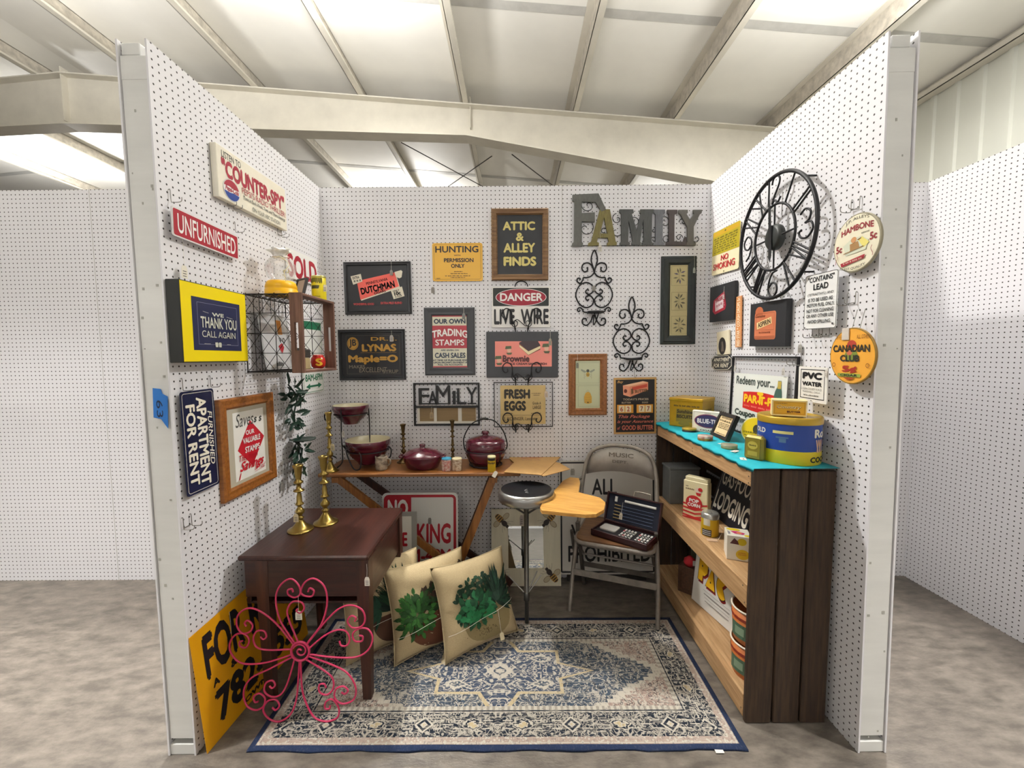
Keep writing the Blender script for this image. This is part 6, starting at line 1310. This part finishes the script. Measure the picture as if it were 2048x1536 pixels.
# casserole
e=thing('casserole_dish','burgundy lidded oval casserole dish at the middle of the table','casserole',loc=(-.528,2.348,tz+.0003)); b=MB(); rc=.112; b.lathe([(0,0),(rc*.72,0),(rc*.80,.006),(rc*.98,.050),(rc,.066),(rc*1.01,.070)],bur,44,sx=1,sy=.86); b.build('dish',e)
b=MB(); b.lathe([(rc*1.03,.0705),(rc*1.03,.076),(rc*.95,.082),(rc*.70,.102),(rc*.40,.112),(rc*.16,.115),(rc*.12,.122),(rc*.16,.132),(rc*.13,.139),(0,.141)],bur,44,sx=1,sy=.86); b.build('lid',e)
for s in (-1,1): b=MB(); b.tube(smooth([(s*rc*.98,-.03,.066),(s*rc*1.15,-.02,.070),(s*rc*1.15,.02,.070),(s*rc*.98,.03,.066)],5),.006,bur,8); b.build('handle',e)
# dark candlesticks
candlestick('dark_candlestick','dark brass candlestick standing behind the casserole',(-.672,2.475,tz+.0005),.235,oldbrass,.042); candlestick('dark_candlestick','tall twisted dark brass candlestick between casserole and bean pot',(-.372,2.470,tz+.0005),.258,oldbrass,.036)
candlestick('brass_candlestick','tallest brass candlestick at the left end of the long table',(-1.038,2.290,tz+.0005),.335,brass,.046,(.03,.03,.04,.20))
# bean pot
e=thing('bean_pot','burgundy lidded pot in black wire bail handle on the table','pot',loc=(-.168,2.405,tz+.0003)); rp_=.118
b=MB(); b.lathe([(0,.012),(rp_*.70,.012),(rp_*.86,.035),(rp_,.070),(rp_*1.0,.088),(rp_*.96,.094),(rp_*.98,.100),(rp_*1.0,.112),(rp_*.97,.132),(rp_*.94,.138)],bur,44); b.build('pot',e)
b=MB(); b.lathe([(rp_*.98,.1385),(rp_*.97,.144),(rp_*.80,.158),(rp_*.45,.170),(rp_*.17,.174),(rp_*.13,.182),(rp_*.20,.192),(rp_*.17,.202),(0,.204)],bur,44); b.build('lid',e)
b=MB(); b.tube([(rp_*1.03*math.cos(2*PI*k/40),rp_*1.03*math.sin(2*PI*k/40),.094) for k in range(40)],.003,iron,7,closed=True); b.tube([(rp_*.8*math.cos(2*PI*k/40),rp_*.8*math.sin(2*PI*k/40),.006) for k in range(40)],.004,iron,7,closed=True)
for k in range(4): t=R(45+90*k); b.tube(smooth([(rp_*1.03*math.cos(t),rp_*1.03*math.sin(t),.094),(rp_*1.06*math.cos(t),rp_*1.06*math.sin(t),.05),(rp_*.8*math.cos(t),rp_*.8*math.sin(t),.006)],5),.003,iron,7)
b.build('wire_cradle',e)
b=MB(); b.tube(smooth([(-rp_*1.05,0,.094),(-rp_*1.08,0,.16),(-rp_*.75,0,.235),(-rp_*.30,0,.268),(rp_*.05,0,.272),(rp_*.5,0,.258),(rp_*.9,0,.20),(rp_*1.08,0,.13),(rp_*1.05,0,.094)],6),.0036,iron,7); b.tube([(-rp_*.35,0,.268),(-.01,0,.275),(.018,0,.272)],.0075,mat('black_grip','15120f',.5),8); b.build('bail_handle',e)
o=price_tag(e,(0,0,0),.04,.004,.012,card='e6e2d8'); o.matrix_basis=Matrix.Translation((-.015,-.012,.268))@Matrix.Rotation(PI/2,4,'X')
# small cans
def small_can(label,px,py,r,h,body,lid,extra=None):
    q=on_level(px,py,tz); e=thing('small_tin',label,'tin',loc=(q.x,q.y+r,tz+.0003)); b=MB(); b.lathe([(0,0),(r*.97,0),(r,.002),(r,h*.93)],body,26); b.build('body',e); b=MB(); b.lathe([(r*1.02,h*.9),(r*1.03,h*.97),(r*.97,h),(r*.9,h*.985),(0,h*.985)],lid,26); b.build('lid',e); return e,r
flor=mat('floral_tin','ded5c8',.4,col2='b04a48',scale=75); small_can('small floral tin with blue lid on the table right of casserole',892,943,.0275,.070,flor,mat('blue_lid','3a8fb0',.4)); small_can('small floral tin with cream lid on the table left of bean pot',913,943,.0275,.070,mat('floral_tin_pale','d8cdb8',.4,col2='8a6a4c',scale=85),ink('dcd0a8'))
e,r=small_can('slim yellow and black tin at the front of the table below bean pot',983,945,.0225,.088,mat('yellow_label','c9a41c',.45),ink('d8cfa0')); b=MB(); ring_greek(b,-60,60,.046,.056,ink('1c1a16'),r+.0006,6); ring_patch(b,-70,70,.064,.080,ink('1f1c19'),r+.0005); b.build('label_band',e)
q=on_level(990,946,tz); e=thing('loose_price_tag','white price tag hanging over the table front edge by the yellow tin','tag',loc=(q.x,ty0-.0035,tz-.006)); b=MB(); b.M=Matrix.Rotation(R(80),4,'X')@Matrix.Rotation(R(-30),4,'Z'); b.prism([(-.011,-.018),(.011,-.018),(.011,.012),(.005,.018),(-.005,.018),(-.011,.012)],0,.001,ink('efe9da')); b.build('card',e)
# paper bags
kraft=mat('kraft_paper','b08a55',.85,vary=.06,scale=20)
def sheet(label,pts,z,scal=False,print_=False):
    P=[on_level(*p,z) for p in pts]; c=sum(P,Vector())/len(P); e=thing('kraft_bag',label,'paper bag',loc=(c.x,c.y,z),group='kraft paper bags'); b=MB(); poly=[(p.x-c.x,p.y-c.y) for p in P]; b.prism(poly,0,.003,kraft); b.build('paper',e)
    if print_:
        rk=ink('8a2a2a'); A=Art(.24,.17,.0032); rnd=random.Random(4)
        A.stroke(smooth([(.18,.35),(.30,.25),(.34,.35),(.24,.45),(.36,.50),(.44,.38),(.50,.30),(.47,.45),(.56,.40),(.60,.25),(.58,.45),(.68,.40),(.72,.28),(.70,.45),(.82,.36)],5),.006,rk)
        A.stroke(smooth([(.22,.66),(.35,.60),(.45,.68),(.58,.60),(.70,.68)],5),.006,rk); A.greek(.25,.80,.75,.85,ink('6a4a2a')); b=A.mb; b.build('print',e)
    return e
sheet('kraft paper bag lying under the printed one at the table end',[(1040,941),(1088,953),(1140,939),(1120,927),(1095,920)],tz+.0004)
sheet('printed kraft paper bag lying on top at the right table end',[(1008,945),(1083,951),(1122,914),(1100,911),(1092,907),(1078,909),(1062,906),(1050,909),(1038,906),(1018,917),(1028,926)],tz+.0038,print_=True)

# ================================================================== BEHIND AND UNDER THE TABLE
def leaning(name,label,cat,tl,tr,Yt,zt,yb,x0b=None):
    pass
def lean_sign(name,label,x0,x1,zt,yb=2.482,yt=2.537,zb=.003,cat='sign',th=.003,col='dcdcd8',r=.0):
    Mf,w,h=free_place(((x0,yt,zt),(x1,yt,zt),(x1,yb,zb),(x0,yb,zb))); e=thing(name,label,cat,Mf); b=MB(); b.prism(rrect(w,h,r or .001),-th,0,ink(col,.35)); b.build('plate',e); return e,w,h
e,w,h=lean_sign('no_parking_sign','red and white NO PARKING sign standing under the table',-.795,-.338,.606,yb=2.365,yt=2.425,r=.030); A=Art(w,h,.0003); rs=ink('a81326'); A.rborder(.025,.02,.975,.98,.028,.016,rs); A.rr(.05,.035,.385,.27,.004,rs); A.text('NO',.075,.065,.345,.235,white,.04); A.text('PARKING',.12,.30,.905,.50,rs,.03); A.text('8AM-4PM',.14,.55,.905,.68,rs,.03)
A.build('lettering',e); price_tag(e,(w*.13,h*.40,.002),.09,.020,.036,card='7d7b78')
e,w,h=lean_sign('grey_edged_sign','narrow white sign with grey edge and letter E behind the desk',-.74,-.545,.560,yb=2.200,yt=2.235,th=.012,col='8c8b86'); A=Art(w,h,.0003); A.rect(.0,.04,.86,.97,ink('d3d1ca')); A.text('E',.60,.20,.74,.34,rs,.03); A.build('lettering',e)
# ALL ... PROHIBITED
e,w,h=lean_sign('prohibited_sign','large white road sign reading ALL and PROHIBITED behind folding chair',.282,.884,.765,yb=2.500,yt=2.545,zb=.05,th=.003,col='c9c6bf',r=.012); A=Art(w,h,.0003); A.rborder(.012,.012,.988,.985,.012,.010,black); A.text('ALL',.34,.16,.60,.30,black,.02); A.text('T',.48,.36,.56,.51,black,.02); A.text('V',.12,.56,.22,.68,black,.02); A.text('PROHIBITED',.09,.745,.95,.89,black,.02); A.ell(.5,.93,.014,.012,ink('55524d'),10); A.build('lettering',e)
price_tag(e,(-w*.36,h*.47,.002),.03,.026,.04,card='8f8a80')
b=MB(); b.box((0,0,.024),(.50,.020,.048),mat('dark_block','2b2724',.8),.003); o=b.build('wood_block'); o.location=(.58,2.520,.0005); o['label']='dark wooden block on the floor under the PROHIBITED road sign'; o['category']='block'
# bee mirror
Mf,w,h=free_place(((-.148,2.530,.462),(.284,2.530,.462),(.287,2.452,.003),(-.141,2.452,.003))); e=thing('bee_mirror','cream framed mirror with painted bees standing behind the stool','mirror',Mf)
bw_=mat('cream_boards','cfc9b2',.6,vary=.06,scale=6,stretch=(6,.6,1)); b=MB(); b.frame(w,h,[(0,-.012),(0,.0),(.105,.0),(.105,-.006)],bw_); b.poly([(-w/2,-h/2),(w/2,-h/2),(w/2,h/2),(-w/2,h/2)],bw_,-.0115); b.build('frame',e)
b=MB(); b.poly([(-w/2+.104,-h/2+.104),(w/2-.104,-h/2+.104),(w/2-.104,h/2-.104),(-w/2+.104,h/2-.104)],mat('mirror_silver','e8ebea',.02,1.0),-.005); b.build('mirror_glass',e)
A=Art(w,h,.0003); bb=ink('2b2018'); by=ink('b58a3c'); wg=ink('86745a')
def bee(cx,cy,ang,s=1):
    c,sn=math.cos(R(ang)),math.sin(R(ang)); T=lambda x,y:(cx+s*(x*c-y*sn)*.1,cy+s*(x*sn+y*c)*.1*w/h)
    el=lambda x,y,rx,ry,m:A.poly([T(x+rx*math.cos(2*PI*k/14),y+ry*math.sin(2*PI*k/14)) for k in range(14)],m)
    el(-.35,.62,.30,.42,wg); el(-.2,-.65,.28,.45,wg); el(-.35,.62,.25,.36,ink('b5a888')); el(-.2,-.65,.23,.38,ink('b5a888'))
    el(-.55,0,.55,.34,by)
    for k in range(4): el(-.95+.25*k,0,.07,.31-.02*abs(k-2),bb)
    el(.20,0,.36,.28,bb); el(.62,0,.17,.17,bb)
    for y in (-.9,-.5,.5,.9): A.stroke([T(.2,y*.2),T(.5,y*.7),T(.75,y*.9)],.0012,bb)
    A.stroke([T(.7,.05),T(1.05,.3)],.001,bb); A.stroke([T(.7,-.05),T(1.05,-.3)],.001,bb)
for bx,by_,ba in ((.17,.17,45),(.82,.16,135),(.85,.84,-130),(.12,.82,30)): A=Art(w,h,.0003); bee(bx,by_,ba,1.35); A.build('painted_bee',e)
price_tag(e,(-w*.06,h*.46,.002),.02,.022,.06,card='a89a90')
# stool
chrome=mat('brushed_steel','a9a9a6',.28,.95,vary=.08,scale=4,stretch=(1,1,8)); seatm=mat('grey_steel_seat','34363a',.28,.6,vary=.15)
e=thing('steel_stool','round steel stool seat on a single chrome post','stool',loc=(.062,2.098,RT+.001)); b=MB(); rs_=.146; b.lathe([(0,.665),(rs_*.85,.665),(rs_*.98,.672),(rs_,.690),(rs_,.712),(rs_*.96,.724),(rs_*.90,.727)],chrome,44); b.build('seat_rim',e); b=MB(); b.lathe([(rs_*.90,.727),(rs_*.80,.720),(rs_*.4,.712),(0,.710)],seatm,44); b.build('seat',e)
b=MB(); b.lathe([(.013,.16),(.013,.655),(.020,.656),(.020,.664),(0,.664)],chrome,20); b.build('post',e); b=MB(); b.lathe([(0,0),(.011,0),(.010,.12),(.0155,.125),(.0155,.165),(.013,.168)],mat('dark_steel','5a5a58',.35,.8),20); b.build('foot_tube',e)
for k,(dx_,dy_) in enumerate(((-.10,.05),(.08,.05),(.06,.09))): b=MB(); b.tube([(dx_*.15,dy_*.15,.165),(dx_,dy_,.235)],.0032,chrome,6); b.build('strut',e)
for k in range(3): b=MB(); t=R(90+120*k); b.tube([(.014*math.cos(t),.014*math.sin(t),.60),(.10*math.cos(t),.10*math.sin(t),.664)],.005,mat('dark_steel','5a5a58'),6); b.build('seat_brace',e)
b=MB(); b.tube(smooth([(.006,.03,.7135),(-.008,.012,.7135),(.008,.002,.7135),(-.006,-.014,.7135),(.010,-.026,.7135)],4),.0014,ink('8d8d8b'),5); b.build('chalk_mark',e)

# ================================================================== TABLET-ARM CHAIR
steelg=mat('worn_grey_steel','847d75',.45,.3,vary=.18,scale=22); steeld=mat('worn_grey_steel_dark','5f5a54',.45,.4,vary=.2,scale=22); ply=wood('seat_plywood','7d5838','5a3b22','x',.45); plyl=wood('tablet_plywood','d9a95c','b98237','x',.38,14)
rr_v=Vector((.93,-.367,0)).normalized(); bb_v=Vector((.367,.93,0)).normalized(); O=Vector((.520,2.123,0))
Mx=Matrix(((rr_v.x,bb_v.x,0,O.x),(rr_v.y,bb_v.y,0,O.y),(0,0,1,0),(0,0,0,1)))
e=thing('folding_chair','grey steel folding chair with wooden tablet arm facing the rug','chair',Mx)
def ct(name,P,r,m=None,sm_=True): b=MB(); b.tube(smooth(P,6) if sm_ else P,r,m or steelg,8); return b.build(name,e)
ct('frame',[(-.232,.0,.0005),(-.228,.06,.20),(-.215,.135,.44),(-.205,.235,.72),(-.17,.27,.84),(-.09,.285,.883),(0,.288,.892),(.09,.285,.883),(.17,.27,.84),(.205,.235,.72),(.215,.135,.44),(.228,.06,.20),(.232,.0,.0095)],.0115)
for s in (-1,1):
    b=MB(); L=[[(s*.212+dx,y+dy,z) for dx,dy in ((-.009,-.014),(.009,-.014),(.009,.014),(-.009,.014))] for y,z in ((.10,.475),(.20,.24),(.300,.0005))]; b.loops(L,steeld,close0=True,close1=True,smooth=False); recalc(b.build('rear_leg',e))
b=MB(); L=[]
for k in range(13):
    x=-.195+.39*k/12; q=abs(x)/.195; top=.878-.085*q**3; bot=.712+.028*(1-q*q); yy=lambda z:.262+.02*(z-.8)+.018*(1-q*q)
    L.append([(x,yy(bot),bot),(x,yy(top),top),(x,yy(top)+.004,top),(x,yy(bot)+.004,bot)])
b.loops(L,mat('worn_backrest','a09a92',.5,.15,vary=.15,scale=9),close0=True,close1=True); recalc(b.build('backrest',e))
b=MB(); b.text('MUSIC',-.065,0,.075,.026,ink('6d655c'),bold=.02); b.text('DEPT.',-.045,-.035,.045,-.018,ink('6d655c'),bold=.02); o=b.build('stencil',e); o.matrix_basis=Matrix.Translation((.0,.2765,.825))@Matrix.Rotation(PI/2-R(1),4,'X')
b=MB(); P=rrect(.405,.355,.05,5,0,.172); b.prism(P,.402,.424,ply); b.build('seat',e); b=MB(); b.tube([(x,y,.408) for x,y in rrect(.415,.365,.055,5,0,.172)],.011,steelg,8,closed=True); b.build('seat_rim',e)
b=MB(); b.box((0,.052,.205),(.452,.006,.036),steelg,.001); b.build('front_stretcher',e); 
b=MB(); b.box((0,.235,.165),(.42,.006,.03),steeld,.001); b.build('rear_stretcher',e); ct('rear_rod',[(-.21,.20,.245),(.21,.20,.245)],.007,steelg,False); ct('rear_rod',[(-.21,.17,.31),(.21,.17,.31)],.007,steelg,False)
for s in (-1,1): ct('fold_brace',[(s*.198,.045,.375),(s*.198,.20,.25)],.007,steeld,False)
ct('side_channel',[(-.245,.10,.42),(-.245,.15,.30),(-.235,.19,.19)],.010,steeld)
# tablet
TP=[on_level(*p,.70) for p in ((1080,1016),(1086,1004),(1115,975),(1126,962),(1140,955),(1158,957),(1160,966),(1157,985),(1200,996),(1211,1006),(1208,1020),(1192,1029),(1170,1030),(1084,1022))]
Li=Mx.inverted(); P=[(Li@p) for p in TP]; b=MB(); b.prism([(p.x,p.y) for p in P],.686,.702,plyl); b.build('tablet_arm',e)
ct('arm_support',[(-.215,.15,.46),(-.225,.13,.58),(-.245,.10,.67),(-.26,.06,.683)],.009,steeld); ct('arm_support',[(-.205,.235,.70),(-.23,.21,.69),(-.255,.17,.683)],.009,steeld)
# art case
fl=Vector((.425,2.235)); fr=Vector((.672,2.030)); dd_=(fr-fl); wL=dd_.length; ang=math.atan2(dd_.y,dd_.x)
Mc=Matrix.Translation((fl.x,fl.y,.4265))@Matrix.Rotation(ang,4,'Z'); e=thing('art_case','open mahogany artist paint case resting on the folding chair seat','case',Mc)
csm=wood('case_wood','3d1a1c','240e11','x',.35); dpt=.165; hb=.034
b=MB(); b.box((wL/2,dpt/2,.004),(wL,dpt,.008),csm,.001)
for (cx_,cy_,sx_,sy_) in ((wL/2,.004,wL,.008),(wL/2,dpt-.004,wL,.008),(.004,dpt/2,.008,dpt),(wL-.004,dpt/2,.008,dpt)): b.box((cx_,cy_,hb/2),(sx_,sy_,hb),csm,.001)
b.box((wL/2,dpt/2,.016),(wL-.018,dpt-.018,.014),mat('black_tray','18181c',.7)); b.build('base',e)
A=MB(); A.prism(rrect(.095,.075,.012,4,.070,dpt*.55),.0235,.030,mat('white_palette','c8c5c0',.35)); A.build('palette',e)
rndc=random.Random(8)
for gx in (.155,.245):
    for i in range(4):
        for j in range(2):
            b=MB(); c_=((gx+.018*i),.030+.055*j); b.box((c_[0],c_[1]+.020,.027),(.011,.044,.008),mat('paint_tube_white','d9d6d2',.4),.002); b.box((c_[0],c_[1]+.010,.0315),(.0112,.010,.001),ink(('2b2b30','a02030','2b2b30','2b2b30')[(i+j)%4])); b.box((c_[0],c_[1]-.005,.027),(.006,.008,.006),black,.001); b.build('paint_tube',e)
ld=bpy.data.objects.new('lid',None); C.objects.link(ld); ld.parent=e; ld.matrix_basis=Matrix.Translation((0,dpt,hb))@Matrix.Rotation(R(72),4,'X')
b=MB(); b.box((wL/2,dpt/2,-.006),(wL,dpt,.008),csm,.001)
for (cx_,cy_,sx_,sy_) in ((wL/2,.004,wL,.008),(wL/2,dpt-.004,wL,.008),(.004,dpt/2,.008,dpt),(wL-.004,dpt/2,.008,dpt)): b.box((cx_,cy_,.006),(sx_,sy_,.018),csm,.001)
b.box((wL/2,dpt/2,.0),(wL-.018,dpt-.018,.003),mat('navy_felt','171c2c',.9)); b.build('lid_panel',ld)
b=MB(); b.tube([(.11,.128,.006),(wL-.03,.128,.006)],.007,mat('white_tube','d8d6d2',.3),10); b.build('white_roll',ld)
for k in range(5): b=MB(); b.tube([(.05,.025+.018*k,.004),(wL-.04,.025+.018*k,.004)],.0022,mat('brush_handle','39465f',.35,.3),6); b.tube([(.05,.025+.018*k,.004),(.09,.025+.018*k,.004)],.0026,mat('brush_ferrule','a08a5a',.3,.8),6); b.build('brush',ld)
b=MB(); b.box((.055,.13,.004),(.016,.030,.005),mat('white_tube','d8d6d2'),.001); b.build('eraser',ld)
b=MB(); b.tube(smooth([(wL*.48,dpt,.0),(wL*.48,dpt+.022,.0),(wL*.52,dpt+.030,.0),(wL*.74,dpt+.030,.0),(wL*.78,dpt+.022,.0),(wL*.78,dpt,.0)],5),.0035,mat('nickel','b5b0a5',.25,.9),8); b.build('handle',ld)
o=price_tag(e,(0,0,0),.06,.018,.034,card='b5aa98'); o.matrix_basis=Matrix.Translation((.115,dpt-.006,hb+.13))@Matrix.Rotation(R(72),4,'X')

# ---- booth number tape on the left post
q=Plane((0,YF-.0005,0),(1,0,0),(0,0,1)); c=q.hit(322,818); e=thing('number_tape','torn blue painter tape numbered 63 on the left post','tape',q.M(c.x,c.y))
P=[(307,775),(333,790),(339,806),(336,855),(322,838),(308,835)]; k=[(q.hit(*p)-c) for p in ((306,776),(322,778),(326,788),(336,793),(337,857),(323,838),(308,835))]
b=MB(); b.prism([(v.x,v.y) for v in k],.0008,.0018,mat('blue_tape','2a74c4',.6)); b.build('tape',e); b=MB(); b.text('63',-.013,-.028,.008,.030,ink('1e2c4a'),z=.0022,bold=.0,rot=-90); b.build('handwriting',e)
